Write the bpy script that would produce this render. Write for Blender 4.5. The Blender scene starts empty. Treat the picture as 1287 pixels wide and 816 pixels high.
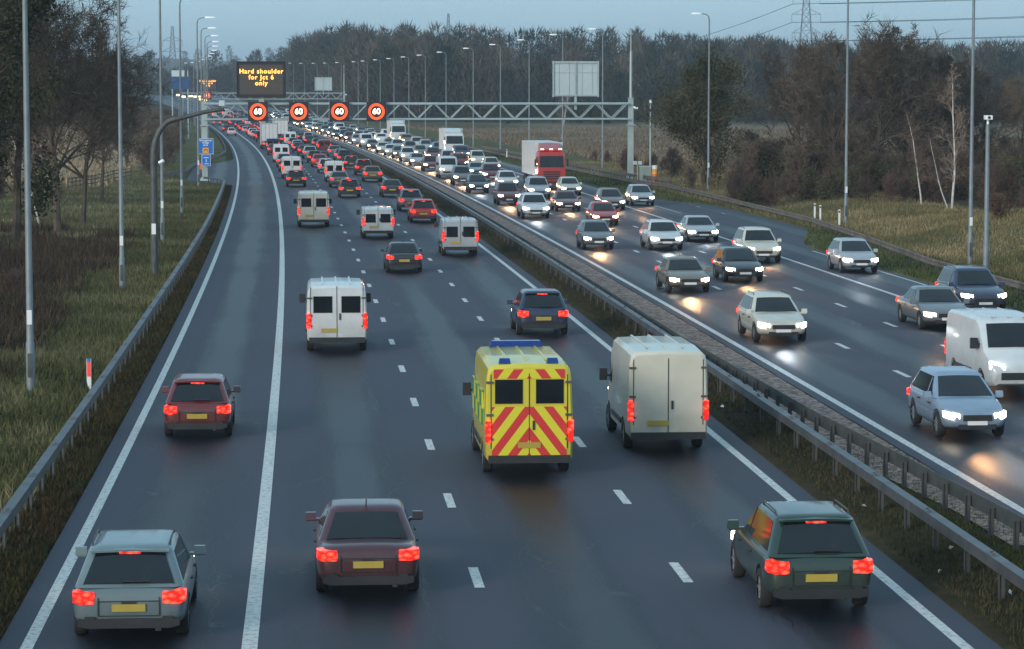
import bpy, bmesh, math, random
import numpy as np
from mathutils import Vector, Matrix
random.seed(7); RNG = np.random.default_rng(11)
R = math.radians
sc = bpy.context.scene
C = sc.collection

# ------------------------------------------------------------------ camera
FPX, PW, PH, YH, HC = 3350.0, 1287.0, 816.0, 115.0, 8.66
cam = bpy.data.cameras.new('camera'); camo = bpy.data.objects.new('camera', cam); C.objects.link(camo)
cam.sensor_width = 36.0; cam.lens = FPX / PW * 36.0; cam.clip_start = 0.5; cam.clip_end = 20000
camo.location = (0, 0, HC); camo.rotation_euler = (R(90) - math.atan((PH / 2 - YH) / FPX), 0, 0)
sc.camera = camo

# ------------------------------------------------------------------ light: dusk, thin overcast
SUN_EL, SUN_AZ = R(14), R(215)          # low behind the camera, to the left
w = bpy.data.worlds.new('World'); sc.world = w; w.use_nodes = True
nt = w.node_tree; nt.nodes.clear()
wo = nt.nodes.new('ShaderNodeOutputWorld'); bg = nt.nodes.new('ShaderNodeBackground')
sky = nt.nodes.new('ShaderNodeTexSky'); sky.sky_type = 'NISHITA'; sky.sun_disc = False
sky.sun_elevation = SUN_EL; sky.sun_rotation = SUN_AZ; sky.air_density = 1.0; sky.dust_density = 1.6; sky.ozone_density = 3.0
mx = nt.nodes.new('ShaderNodeMix'); mx.data_type = 'RGBA'; mx.inputs[0].default_value = 0.72
mx.inputs[7].default_value = (3.0, 4.85, 6.05, 1)      # even veil of dusk cloud
nt.links.new(sky.outputs[0], mx.inputs[6]); nt.links.new(mx.outputs[2], bg.inputs[0])
bg.inputs[1].default_value = 0.125
nt.links.new(bg.outputs[0], wo.inputs[0])
sl = bpy.data.lights.new('sun', 'SUN'); sl.energy = 1.5; sl.angle = R(14); sl.color = (1.0, 0.93, 0.86)
so = bpy.data.objects.new('sun', sl); C.objects.link(so)
sd = Vector((math.sin(SUN_AZ) * math.cos(SUN_EL), math.cos(SUN_AZ) * math.cos(SUN_EL), math.sin(SUN_EL)))
so.rotation_euler = sd.to_track_quat('Z', 'Y').to_euler()
sc.view_settings.view_transform = 'Standard'; sc.view_settings.look = 'None'
sc.view_settings.exposure = 0.43; sc.view_settings.gamma = 1.0
sc.view_settings.use_curve_mapping = False
try: sc.cycles.use_light_tree = True
except Exception: pass

# ------------------------------------------------------------------ road geometry
def X1(Y): return -1.1 - .0709 * Y - .0000545 * Y * Y
def rise(Y): return 1.4e-5 * np.maximum(0, np.asarray(Y, float) - 450) ** 2
def head(Y): return math.atan(.0709 + .000109 * Y)
def P(off, Y, z=0.0): return Vector((X1(Y) + off, Y, float(rise(Y)) + z))
def sm(a, b, x):
    t = np.clip((np.asarray(x, float) - a) / (b - a), 0, 1); return t * t * (3 - 2 * t)
def vnoise(x, y, s, seed=0):
    x = np.asarray(x, float) / s + seed * 17.3; y = np.asarray(y, float) / s + seed * 9.1
    def h(i, j):
        v = np.sin(i * 127.1 + j * 311.7 + seed * 74.7) * 43758.5453; return v - np.floor(v)
    xi, yi = np.floor(x), np.floor(y); fx, fy = x - xi, y - yi
    fx = fx * fx * (3 - 2 * fx); fy = fy * fy * (3 - 2 * fy)
    return (h(xi, yi) * (1 - fx) + h(xi + 1, yi) * fx) * (1 - fy) + (h(xi, yi + 1) * (1 - fx) + h(xi + 1, yi + 1) * fx) * fy
def pav_left(Y):     # left edge of the paving, with the refuge bay
    return -3.95 - 4.6 * sm(246, 262, Y) * (1 - sm(300, 345, Y))
def pav_right(Y):    # right edge, with its own bay
    return 29.3 + 4.0 * sm(146, 172, Y) * (1 - sm(200, 222, Y))
def gz(off, Y):      # ground height away from the paving
    off = np.asarray(off, float); Y = np.asarray(Y, float) + 0 * off
    x = X1(Y) + off
    z = rise(np.minimum(Y, 1100)) + 0.02
    z = z + .10 * (vnoise(x, Y, 2.3, 1) - .5) * (sm(-4.4, -5.5, off) + sm(31, 33, off))
    z = z + .45 * sm(-8, -16, off) * (vnoise(x, Y, 14, 2)) * (1 - sm(500, 700, Y))
    z = z + (1.9 * sm(34.6, 43, off)) * (1 - sm(140, 178, Y))
    z = z + .5 * sm(36, 44, off) * (1 - sm(250, 330, Y))
    z = z - .9 * sm(38, 60, off) * sm(270, 360, Y) * (1 - sm(600, 700, Y))
    z = z + 9 * sm(40, 62, off) * sm(690, 930, Y) * (1 - .6 * sm(110, 240, off))
    z = z + 1.5 * sm(-40, -160, off) * sm(500, 900, Y)
    h = 52 + 26 * (vnoise(x, Y, 900, 3) - .5) + 10 * (vnoise(x, Y, 260, 4) - .5)
    z = z + h * sm(2300, 4300, Y)
    return z
def G(off, Y, dz=0.0): return Vector((X1(Y) + off, Y, float(gz(off, Y)) + dz))

# ------------------------------------------------------------------ materials
def newmat(name):
    m = bpy.data.materials.new(name); m.use_nodes = True
    n = m.node_tree; b = n.nodes['Principled BSDF']; return m, n, b
def simple(name, col, rough=.6, metal=0, var=.18, scale=3.0, bump=0.0, coat=0.0, spec=.5):
    m, n, b = newmat(name)
    tc = n.nodes.new('ShaderNodeTexCoord'); no = n.nodes.new('ShaderNodeTexNoise'); no.inputs['Scale'].default_value = scale
    no.inputs['Detail'].default_value = 6
    rp = n.nodes.new('ShaderNodeValToRGB')
    rp.color_ramp.elements[0].position = .3; rp.color_ramp.elements[1].position = .72
    rp.color_ramp.elements[0].color = tuple(c * (1 - var) for c in col) + (1,)
    rp.color_ramp.elements[1].color = tuple(min(1, c * (1 + var)) for c in col) + (1,)
    n.links.new(tc.outputs['Object'], no.inputs['Vector']); n.links.new(no.outputs[0], rp.inputs[0]); n.links.new(rp.outputs[0], b.inputs['Base Color'])
    b.inputs['Roughness'].default_value = rough; b.inputs['Metallic'].default_value = metal
    b.inputs['Coat Weight'].default_value = coat; b.inputs['Specular IOR Level'].default_value = spec
    if bump:
        bp = n.nodes.new('ShaderNodeBump'); bp.inputs['Strength'].default_value = bump
        n.links.new(no.outputs[0], bp.inputs['Height']); n.links.new(bp.outputs[0], b.inputs['Normal'])
    return m
def emit(name, col, s, base=(.02, .02, .02)):
    m, n, b = newmat(name); b.inputs['Base Color'].default_value = base + (1,)
    b.inputs['Emission Color'].default_value = col + (1,); b.inputs['Emission Strength'].default_value = s
    return m
M = {}
M['steel'] = simple('galvanised_steel', (.19, .215, .225), .55, .25, .16, 2.2)
M['steel_dark'] = simple('weathered_steel', (.085, .088, .085), .6, .3, .3, 2.5)
M['beam'] = simple('galvanised_beam', (.10, .104, .11), .5, .3, .3, 1.4)
M['rust_beam'] = simple('dirty_beam', (.15, .125, .105), .7, .2, .35, 1.2)
M['gantry'] = simple('gantry_paint', (.36, .42, .41), .5, .1, .12, .8)
M['signback'] = simple('sign_back', (.46, .53, .54), .55, .1, .07, .5)
M['black'] = simple('black_plastic', (.018, .019, .021), .55, 0, .2, 4)
M['tyre'] = simple('tyre_rubber', (.02, .02, .02), .85, 0, .2, 6)
M['rim'] = simple('wheel_rim', (.35, .35, .36), .35, .7, .1, 6)
M['glass'] = simple('dark_glass', (.010, .013, .016), .06, 0, .3, 1.5, spec=.5)
M['lamp_head'] = simple('lamp_head', (.88, .9, .9), .4, 0, .05, 3)
M['plate_y'] = simple('yellow_plate', (.40, .29, .05), .4, 0, .05, 5)
M['plate_w'] = simple('white_plate', (.7, .7, .68), .4, 0, .05, 5)
M['white'] = simple('white_panel', (.72, .73, .72), .4, 0, .06, 1.2)
M['trailer'] = simple('pale_trailer', (.62, .61, .60), .5, 0, .1, .8)
M['signblue'] = simple('sign_blue', (.012, .16, .55), .4, 0, .05, 2)
M['beacon'] = simple('blue_beacon', (.006, .03, .20), .15, 0, .2, 6)
M['signwhite'] = simple('sign_white', (.75, .76, .76), .4, 0, .03, 2)
M['signorange'] = simple('sign_orange', (.9, .38, .02), .4, 0, .05, 2)
M['orange'] = simple('orange_cover', (.75, .16, .05), .5, 0, .1, 3)
M['wood'] = simple('weathered_wood', (.09, .07, .05), .85, 0, .3, 3)
M['cabinet'] = simple('cabinet_green', (.26, .33, .31), .5, .1, .1, 1)
M['concrete'] = simple('concrete', (.30, .29, .27), .8, 0, .2, 2, .2)
M['vms'] = simple('vms_face', (.075, .06, .052), .6, 0, .1, 3)
M['pylon'] = simple('pylon_steel', (.17, .20, .23), .6, .3, .1, .2)
M['wire'] = simple('cable', (.06, .07, .08), .6, .2, .1, .2)
M['tail'] = emit('tail_light', (1, .035, .02), 3.6, (.3, .01, .01))
def lens(name, col, lo, hi, sc, base):
    m, n, b = newmat(name); tc = n.nodes.new('ShaderNodeTexCoord'); vo = n.nodes.new('ShaderNodeTexVoronoi'); vo.inputs['Scale'].default_value = sc
    mp = n.nodes.new('ShaderNodeMapping'); mp.inputs['Scale'].default_value = (1, .4, 1.6); n.links.new(tc.outputs['Object'], mp.inputs[0]); n.links.new(mp.outputs[0], vo.inputs[0])
    mr = n.nodes.new('ShaderNodeMapRange'); mr.inputs[1].default_value = .15; mr.inputs[2].default_value = .6; mr.inputs[3].default_value = hi; mr.inputs[4].default_value = lo; n.links.new(vo.outputs['Distance'], mr.inputs[0]); n.links.new(mr.outputs[0], b.inputs['Emission Strength'])
    b.inputs['Emission Color'].default_value = col + (1,); b.inputs['Base Color'].default_value = base + (1,); b.inputs['Roughness'].default_value = .12; return m
M['tail'] = lens('tail_light', (1, .03, .016), .55, 5.5, 8, (.25, .008, .008))
M['head'] = emit('head_light', (1, .83, .55), 11, (.8, .8, .8))
M['head_w'] = emit('white_head_light', (.85, .93, 1), 13, (.8, .8, .8))
M['amber'] = emit('amber_leds', (1, .43, .06), 2.6)
M['redled'] = emit('red_leds', (1, .075, .008), 1.7)
M['whiteled'] = emit('white_leds', (1, .9, .7), 2.4)
M['lit'] = emit('far_lamps', (1, .72, .3), 3)
M['indicator'] = emit('marker_light', (1, .4, .05), 3)

m, n, b = newmat('car_paint')
oi = n.nodes.new('ShaderNodeObjectInfo'); tc = n.nodes.new('ShaderNodeTexCoord'); no = n.nodes.new('ShaderNodeTexNoise'); no.inputs['Scale'].default_value = 2.5
mp = n.nodes.new('ShaderNodeMapRange'); mp.inputs[3].default_value = .8; mp.inputs[4].default_value = 1.08
mu = n.nodes.new('ShaderNodeMix'); mu.data_type = 'RGBA'; mu.blend_type = 'MULTIPLY'; mu.inputs[0].default_value = 1
n.links.new(tc.outputs['Object'], no.inputs[0]); n.links.new(no.outputs[0], mp.inputs[0]); n.links.new(oi.outputs['Color'], mu.inputs[6]); n.links.new(mp.outputs[0], mu.inputs[7])
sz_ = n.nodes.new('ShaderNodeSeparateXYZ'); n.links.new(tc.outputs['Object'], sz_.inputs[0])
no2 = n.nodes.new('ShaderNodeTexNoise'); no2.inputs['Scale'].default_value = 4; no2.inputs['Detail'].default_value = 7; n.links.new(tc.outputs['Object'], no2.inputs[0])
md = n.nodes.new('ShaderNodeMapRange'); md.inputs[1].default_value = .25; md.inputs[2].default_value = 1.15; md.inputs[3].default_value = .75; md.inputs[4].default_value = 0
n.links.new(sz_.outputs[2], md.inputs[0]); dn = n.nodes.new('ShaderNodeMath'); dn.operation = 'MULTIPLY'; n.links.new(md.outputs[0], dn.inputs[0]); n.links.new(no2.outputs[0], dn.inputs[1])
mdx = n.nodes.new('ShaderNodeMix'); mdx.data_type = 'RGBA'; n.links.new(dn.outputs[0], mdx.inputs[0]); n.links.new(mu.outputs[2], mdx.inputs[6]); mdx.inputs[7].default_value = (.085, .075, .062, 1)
n.links.new(mdx.outputs[2], b.inputs['Base Color']); b.inputs['Roughness'].default_value = .32; b.inputs['Coat Weight'].default_value = .5; b.inputs['Coat Roughness'].default_value = .08
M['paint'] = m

def math_node(n, op, a, b=None):
    k = n.nodes.new('ShaderNodeMath'); k.operation = op
    for i, v in enumerate((a, b)):
        if v is None: continue
        if isinstance(v, (int, float)): k.inputs[i].default_value = v
        else: n.links.new(v, k.inputs[i])
    return k.outputs[0]
# asphalt: u = metres across the road, v = metres along it
m, n, b = newmat('asphalt')
uv = n.nodes.new('ShaderNodeUVMap'); sp = n.nodes.new('ShaderNodeSeparateXYZ'); n.links.new(uv.outputs[0], sp.inputs[0])
mpg = n.nodes.new('ShaderNodeMapping'); n.links.new(uv.outputs[0], mpg.inputs[0]); mpg.inputs['Scale'].default_value = (1.6, .03, 1)
st = n.nodes.new('ShaderNodeTexNoise'); st.inputs['Scale'].default_value = 1.0; st.inputs['Detail'].default_value = 5; n.links.new(mpg.outputs[0], st.inputs[0])
fine = n.nodes.new('ShaderNodeTexNoise'); fine.inputs['Scale'].default_value = 14; fine.inputs['Detail'].default_value = 8; n.links.new(uv.outputs[0], fine.inputs[0])
pat = n.nodes.new('ShaderNodeTexNoise'); pat.inputs['Scale'].default_value = .12; pat.inputs['Detail'].default_value = 4; n.links.new(uv.outputs[0], pat.inputs[0])
lane = math_node(n, 'COSINE', math_node(n, 'MULTIPLY', math_node(n, 'SUBTRACT', sp.outputs[0], 2.0), 2 * math.pi / 3.75))
oil = math_node(n, 'MULTIPLY', math_node(n, 'MAXIMUM', lane, 0), st.outputs[0])
val = math_node(n, 'ADD', math_node(n, 'MULTIPLY', st.outputs[0], .95), math_node(n, 'MULTIPLY', fine.outputs[0], .45))
val = math_node(n, 'SUBTRACT', val, .30)
val = math_node(n, 'ADD', val, math_node(n, 'MULTIPLY', pat.outputs[0], .5))
trk = math_node(n, 'MULTIPLY', math_node(n, 'MAXIMUM', math_node(n, 'MULTIPLY', lane, -1), 0), .16)
val = math_node(n, 'ADD', math_node(n, 'SUBTRACT', val, math_node(n, 'MULTIPLY', oil, .85)), trk)
vor = n.nodes.new('ShaderNodeTexVoronoi'); vor.feature = 'DISTANCE_TO_EDGE'; mp3 = n.nodes.new('ShaderNodeMapping'); mp3.inputs['Scale'].default_value = (.22, .035, 1); n.links.new(uv.outputs[0], mp3.inputs[0])
vc = n.nodes.new('ShaderNodeTexNoise'); vc.inputs['Scale'].default_value = .8; n.links.new(uv.outputs[0], vc.inputs[0]); ad = n.nodes.new('ShaderNodeVectorMath'); ad.operation = 'MULTIPLY_ADD'; ad.inputs[1].default_value = (.15, .15, 0); n.links.new(vc.outputs['Color'], ad.inputs[0]); n.links.new(mp3.outputs[0], ad.inputs[2]); n.links.new(ad.outputs[0], vor.inputs[0])
crack = math_node(n, 'MULTIPLY', math_node(n, 'LESS_THAN', vor.outputs[0], .006), .22)
val = math_node(n, 'SUBTRACT', val, crack)
rp = n.nodes.new('ShaderNodeValToRGB'); rp.color_ramp.elements[0].position = .30; rp.color_ramp.elements[1].position = .78
rp.color_ramp.elements[0].color = (.006, .0075, .013, 1); rp.color_ramp.elements[1].color = (.062, .066, .086, 1); b.inputs['Specular IOR Level'].default_value = .28
n.links.new(val, rp.inputs[0]); n.links.new(rp.outputs[0], b.inputs['Base Color'])
rr = n.nodes.new('ShaderNodeMapRange'); rr.inputs[1].default_value = .3; rr.inputs[2].default_value = .8; rr.inputs[3].default_value = .45; rr.inputs[4].default_value = .85
n.links.new(val, rr.inputs[0]); n.links.new(rr.outputs[0], b.inputs['Roughness'])
bp = n.nodes.new('ShaderNodeBump'); bp.inputs['Strength'].default_value = .12; n.links.new(fine.outputs[0], bp.inputs['Height']); n.links.new(bp.outputs[0], b.inputs['Normal'])
M['asphalt'] = m
# worn paint
m, n, b = newmat('road_paint')
uv = n.nodes.new('ShaderNodeUVMap'); f1 = n.nodes.new('ShaderNodeTexNoise'); f1.inputs['Scale'].default_value = 9; f1.inputs['Detail'].default_value = 8; n.links.new(uv.outputs[0], f1.inputs[0])
rp = n.nodes.new('ShaderNodeValToRGB'); rp.color_ramp.elements[0].position = .32; rp.color_ramp.elements[1].position = .52
rp.color_ramp.elements[0].color = (.27, .27, .26, 1); rp.color_ramp.elements[1].color = (.60, .59, .56, 1)
n.links.new(f1.outputs[0], rp.inputs[0]); n.links.new(rp.outputs[0], b.inputs['Base Color']); b.inputs['Roughness'].default_value = .6
M['line'] = m
# ground: colour by what grows there (vertex attribute) x noise
def attr_mat(name, scale, rough=.9, bump=.4, lo=.6, hi=1.35):
    m, n, b = newmat(name)
    at = n.nodes.new('ShaderNodeAttribute'); at.attribute_name = 'tint'
    tc = n.nodes.new('ShaderNodeTexCoord'); no = n.nodes.new('ShaderNodeTexNoise'); no.inputs['Scale'].default_value = scale; no.inputs['Detail'].default_value = 9; no.inputs['Roughness'].default_value = .7
    n.links.new(tc.outputs['Object'], no.inputs[0])
    mp = n.nodes.new('ShaderNodeMapRange'); mp.inputs[1].default_value = .3; mp.inputs[2].default_value = .7; mp.inputs[3].default_value = lo; mp.inputs[4].default_value = hi
    n.links.new(no.outputs[0], mp.inputs[0])
    mu = n.nodes.new('ShaderNodeMix'); mu.data_type = 'RGBA'; mu.blend_type = 'MULTIPLY'; mu.inputs[0].default_value = 1
    n.links.new(at.outputs[0], mu.inputs[6]); n.links.new(mp.outputs[0], mu.inputs[7]); n.links.new(mu.outputs[2], b.inputs['Base Color'])
    b.inputs['Roughness'].default_value = rough; b.inputs['Specular IOR Level'].default_value = .02
    if bump:
        bp = n.nodes.new('ShaderNodeBump'); bp.inputs['Strength'].default_value = bump; bp.inputs['Distance'].default_value = .15
        n.links.new(no.outputs[0], bp.inputs['Height']); n.links.new(bp.outputs[0], b.inputs['Normal'])
    return m
M['ground'] = attr_mat('turf_and_soil', 2.2)
M['blade'] = attr_mat('plant_blades', 1.5, .8, 0, .7, 1.3)
# gravel
m, n, b = newmat('brown_gravel')
tc = n.nodes.new('ShaderNodeTexCoord'); vo = n.nodes.new('ShaderNodeTexVoronoi'); vo.inputs['Scale'].default_value = 9
no = n.nodes.new('ShaderNodeTexNoise'); no.inputs['Scale'].default_value = 1.1; no.inputs['Detail'].default_value = 6
n.links.new(tc.outputs['Object'], vo.inputs[0]); n.links.new(tc.outputs['Object'], no.inputs[0])
rp = n.nodes.new('ShaderNodeValToRGB'); rp.color_ramp.elements[0].color = (.05, .035, .028, 1); rp.color_ramp.elements[1].color = (.46, .31, .25, 1)
sx = n.nodes.new('ShaderNodeSeparateXYZ'); n.links.new(vo.outputs['Color'], sx.inputs[0])
n.links.new(math_node(n, 'MULTIPLY', sx.outputs[0], math_node(n, 'ADD', no.outputs[0], .3)), rp.inputs[0]); n.links.new(rp.outputs[0], b.inputs['Base Color'])
bp = n.nodes.new('ShaderNodeBump'); bp.inputs['Strength'].default_value = .8; bp.inputs['Distance'].default_value = .05; n.links.new(vo.outputs['Distance'], bp.inputs['Height']); n.links.new(bp.outputs[0], b.inputs['Normal'])
b.inputs['Roughness'].default_value = .9; M['gravel'] = m
def bark(name, c0, c1, scale=1.5):
    m, n, b = newmat(name)
    oi = n.nodes.new('ShaderNodeObjectInfo'); tc = n.nodes.new('ShaderNodeTexCoord'); no = n.nodes.new('ShaderNodeTexNoise'); no.inputs['Scale'].default_value = scale; no.inputs['Detail'].default_value = 5
    n.links.new(tc.outputs['Object'], no.inputs[0])
    s = math_node(n, 'ADD', math_node(n, 'MULTIPLY', no.outputs[0], 1.0), math_node(n, 'MULTIPLY', math_node(n, 'SUBTRACT', oi.outputs['Random'], .5), .5))
    rp = n.nodes.new('ShaderNodeValToRGB'); rp.color_ramp.elements[0].position = .25; rp.color_ramp.elements[1].position = .75
    rp.color_ramp.elements[0].color = c0 + (1,); rp.color_ramp.elements[1].color = c1 + (1,)
    n.links.new(s, rp.inputs[0]); n.links.new(rp.outputs[0], b.inputs['Base Color']); b.inputs['Roughness'].default_value = .9; b.inputs['Specular IOR Level'].default_value = .15
    return m
M['bark'] = bark('dark_bark', (.045, .036, .028), (.13, .105, .08))
M['twig'] = bark('brown_twigs', (.062, .045, .033), (.17, .125, .090))
M['twig_red'] = bark('red_brown_twigs', (.068, .044, .036), (.15, .095, .075))
M['birch'] = bark('birch_bark', (.42, .38, .34), (.72, .68, .62), 3)
M['ivy'] = bark('ivy_leaves', (.030, .034, .014), (.095, .092, .040), 1.2)
M['twig_pale'] = bark('pale_birch_twigs', (.16, .10, .075), (.32, .24, .19), 2)
M['russet'] = bark('russet_leaves', (.13, .075, .045), (.24, .14, .085), 2)
M['chevron'] = None
# emergency livery: red and yellow chevrons at the back
m, n, b = newmat('rear_chevrons')
tc = n.nodes.new('ShaderNodeTexCoord'); s = n.nodes.new('ShaderNodeSeparateXYZ'); n.links.new(tc.outputs['Object'], s.inputs[0])
v = math_node(n, 'ADD', s.outputs[2], math_node(n, 'MULTIPLY', math_node(n, 'ABSOLUTE', s.outputs[0]), 1.25))
v = math_node(n, 'GREATER_THAN', math_node(n, 'FRACT', math_node(n, 'DIVIDE', v, .56)), .5)
mu = n.nodes.new('ShaderNodeMix'); mu.data_type = 'RGBA'; n.links.new(v, mu.inputs[0]); mu.inputs[6].default_value = (.62, .56, .03, 1); mu.inputs[7].default_value = (.55, .035, .03, 1)
n.links.new(mu.outputs[2], b.inputs['Base Color']); b.inputs['Roughness'].default_value = .4; M['chevron'] = m
m, n, b = newmat('side_blocks')
tc = n.nodes.new('ShaderNodeTexCoord'); s = n.nodes.new('ShaderNodeSeparateXYZ'); n.links.new(tc.outputs['Object'], s.inputs[0])
a1 = math_node(n, 'FLOOR', math_node(n, 'DIVIDE', s.outputs[1], .62)); a2 = math_node(n, 'FLOOR', math_node(n, 'DIVIDE', s.outputs[2], .36))
v = math_node(n, 'MODULO', math_node(n, 'ABSOLUTE', math_node(n, 'ADD', a1, a2)), 2)
mu = n.nodes.new('ShaderNodeMix'); mu.data_type = 'RGBA'; n.links.new(v, mu.inputs[0]); mu.inputs[6].default_value = (.62, .56, .03, 1); mu.inputs[7].default_value = (.03, .22, .08, 1)
n.links.new(mu.outputs[2], b.inputs['Base Color']); b.inputs['Roughness'].default_value = .4; M['blocks'] = m

# ------------------------------------------------------------------ helpers
def tag(o, label=None, cat=None, group=None, kind=None):
    if label: o['label'] = label
    if cat: o['category'] = cat
    if group: o['group'] = group
    if kind: o['kind'] = kind
    return o
def empty(name, loc=(0, 0, 0), rz=0.0):
    o = bpy.data.objects.new(name, None); C.objects.link(o); o.location = loc; o.rotation_euler = (0, 0, rz); o.empty_display_size = .2
    return o
def link(name, me, parent=None):
    o = bpy.data.objects.new(name, me); C.objects.link(o)
    if parent is not None: o.parent = parent
    return o
class MB:
    def __init__(s): s.v = []; s.f = []; s.mi = []
    def add(s, vs, fs, mi=0):
        k = len(s.v); s.v += [tuple(v) for v in vs]; s.f += [tuple(i + k for i in f) for f in fs]; s.mi += [mi] * len(fs); return s
    def box(s, c, d, rz=0.0, mi=0, taper=None, rx=0.0):
        x, y, z = d[0] / 2, d[1] / 2, d[2] / 2; t = taper or (1, 1)
        vs = [(-x, -y, -z), (x, -y, -z), (x, y, -z), (-x, y, -z), (-x * t[0], -y * t[1], z), (x * t[0], -y * t[1], z), (x * t[0], y * t[1], z), (-x * t[0], y * t[1], z)]
        m = Matrix.Translation(Vector(c)) @ Matrix.Rotation(rz, 4, 'Z') @ Matrix.Rotation(rx, 4, 'X')
        return s.add([m @ Vector(v) for v in vs], [(0, 3, 2, 1), (4, 5, 6, 7), (0, 1, 5, 4), (1, 2, 6, 5), (2, 3, 7, 6), (3, 0, 4, 7)], mi)
    def path(s, pts, rs, n=8, mi=0, cap=True):
        pts = [Vector(p) for p in pts]; k = len(s.v); ref = None
        for i, p in enumerate(pts):
            d = (pts[min(i + 1, len(pts) - 1)] - pts[max(i - 1, 0)]).normalized()
            if ref is None: ref = Vector((1, 0, 0)) if abs(d.x) < .9 else Vector((0, 1, 0))
            a = d.cross(ref).normalized(); ref = a.cross(d).normalized(); bb = ref
            r = rs[i] if hasattr(rs, '__len__') else rs
            for j in range(n):
                t = 2 * math.pi * j / n; s.v.append(tuple(p + a * math.cos(t) * r + bb * math.sin(t) * r))
        for i in range(len(pts) - 1):
            for j in range(n):
                j2 = (j + 1) % n; s.f.append((k + i * n + j, k + i * n + j2, k + (i + 1) * n + j2, k + (i + 1) * n + j)); s.mi.append(mi)
        if cap:
            s.f.append(tuple(k + j for j in range(n))[::-1]); s.f.append(tuple(k + (len(pts) - 1) * n + j for j in range(n))); s.mi += [mi, mi]
        return s
    def rod(s, a, b_, r, n=6, r2=None, mi=0): return s.path([a, b_], [r, r if r2 is None else r2], n, mi)
    def loft(s, secs, mi=0, cap=True):
        k = len(s.v); n = len(secs[0])
        for q in secs: s.v += [tuple(p) for p in q]
        for i in range(len(secs) - 1):
            for j in range(n):
                j2 = (j + 1) % n; s.f.append((k + i * n + j, k + i * n + j2, k + (i + 1) * n + j2, k + (i + 1) * n + j)); s.mi.append(mi)
        if cap: s.f.append(tuple(k + j for j in range(n))[::-1]); s.f.append(tuple(k + (len(secs) - 1) * n + j for j in range(n))); s.mi += [mi, mi]
        return s
    def mesh(s, name, mats, smooth=False, fix=True):
        me = bpy.data.meshes.new(name); me.from_pydata(s.v, [], s.f)
        for m_ in (mats if isinstance(mats, (list, tuple)) else [mats]): me.materials.append(m_)
        me.polygons.foreach_set('material_index', s.mi)
        if fix:
            bm = bmesh.new(); bm.from_mesh(me); bmesh.ops.recalc_face_normals(bm, faces=bm.faces); bm.to_mesh(me); bm.free()
        if smooth:
            me.polygons.foreach_set('use_smooth', [True] * len(me.polygons))
            try: me.set_sharp_from_angle(angle=R(38))
            except Exception: pass
        me.update(); return me
    def build(s, name, mats, parent=None, smooth=False): return link(name, s.mesh(name, mats, smooth), parent)
def np_mesh(name, V, F, mat, tint=None, smooth=False, uv=None):
    """V (n,3); F (m,k) all same k"""
    me = bpy.data.meshes.new(name); k = F.shape[1]
    me.vertices.add(len(V)); me.vertices.foreach_set('co', np.asarray(V, np.float32).ravel())
    me.loops.add(F.size); me.loops.foreach_set('vertex_index', F.astype(np.int32).ravel())
    me.polygons.add(len(F)); me.polygons.foreach_set('loop_start', np.arange(0, F.size, k, dtype=np.int32)); me.polygons.foreach_set('loop_total', np.full(len(F), k, np.int32))
    if tint is not None:
        a = me.color_attributes.new('tint', 'FLOAT_COLOR', 'POINT'); c = np.ones((len(V), 4), np.float32); c[:, :3] = tint; a.data.foreach_set('color', c.ravel())
    if uv is not None:
        u = me.uv_layers.new(name='UVMap'); u.data.foreach_set('uv', np.asarray(uv, np.float32)[F.ravel()].ravel())
    me.materials.append(mat); me.update(calc_edges=True)
    if smooth: me.polygons.foreach_set('use_smooth', np.ones(len(F), bool))
    return me
def grid(name, O, Y, Z, mat, tint=None, uv=True, smooth=True):
    ny, no_ = O.shape
    V = np.stack([X1(Y) + O, Y, Z], -1).reshape(-1, 3)
    i = np.arange(ny - 1)[:, None] * no_ + np.arange(no_ - 1)[None]; i = i.ravel()
    F = np.stack([i, i + 1, i + no_ + 1, i + no_], -1)
    return np_mesh(name, V, F, mat, tint, smooth, np.stack([O, Y], -1).reshape(-1, 2) if uv else None)

# ------------------------------------------------------------------ ground
ys = np.concatenate([np.arange(25, 120, 1.2), np.arange(120, 300, 2.0), np.arange(300, 700, 5), np.arange(700, 1200, 12), np.geomspace(1200, 9000, 60)])
ol = -np.geomspace(9.0, 3000, 70)[::-1]; orr = np.geomspace(40, 3000, 70)
inner = np.concatenate([np.arange(-8.8, -4.2, .4), [-4.05, -3.9], np.arange(-3, 11.5, 1.5), [11.6, 11.78, 12.2, 12.8, 13.4, 14.2, 15.0, 15.22, 15.4], np.arange(16.5, 29, 1.5), [29.2, 29.35], np.arange(29.7, 39.8, .45)])
os_ = np.concatenate([ol, inner, orr])
O, Y = np.meshgrid(os_, ys)
Z = gz(O, Y)
pl = pav_left(Y); pr = pav_right(Y)
under = ((O > pl + .05) & (O < 11.75)) | ((O > 15.3) & (O < pr - .05)); under &= (Y < 1150)
Z = np.where(under, rise(Y) - .25, Z)
med = (O >= 11.7) & (O <= 15.3) & (Y < 1150); Z = np.where(med, rise(Y) + .03 + .05 * vnoise(O, Y, .9, 5), Z)
Xg = X1(Y) + O
nz = vnoise(Xg, Y, 3.1, 6) * .6 + vnoise(Xg, Y, .9, 7) * .4; nb = vnoise(Xg, Y, 11, 8)
def col(c): return np.array(c)[None, None, :]
def lerp(a, b_, t): return a * (1 - t[..., None]) + b_ * t[..., None]
grass = lerp(col((.060, .066, .026)), col((.16, .14, .07)), nz)
dirt = lerp(col((.030, .026, .018)), col((.065, .050, .034)), nz)
tan = lerp(col((.26, .19, .125)), col((.44, .33, .23)), nz * .5 + nb * .5)
T = grass.copy()
T = lerp(T, dirt + 0 * T, sm(.25, .6, nb) * sm(-8.5, -11, O) * (1 - sm(150, 175, Y)))
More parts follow.
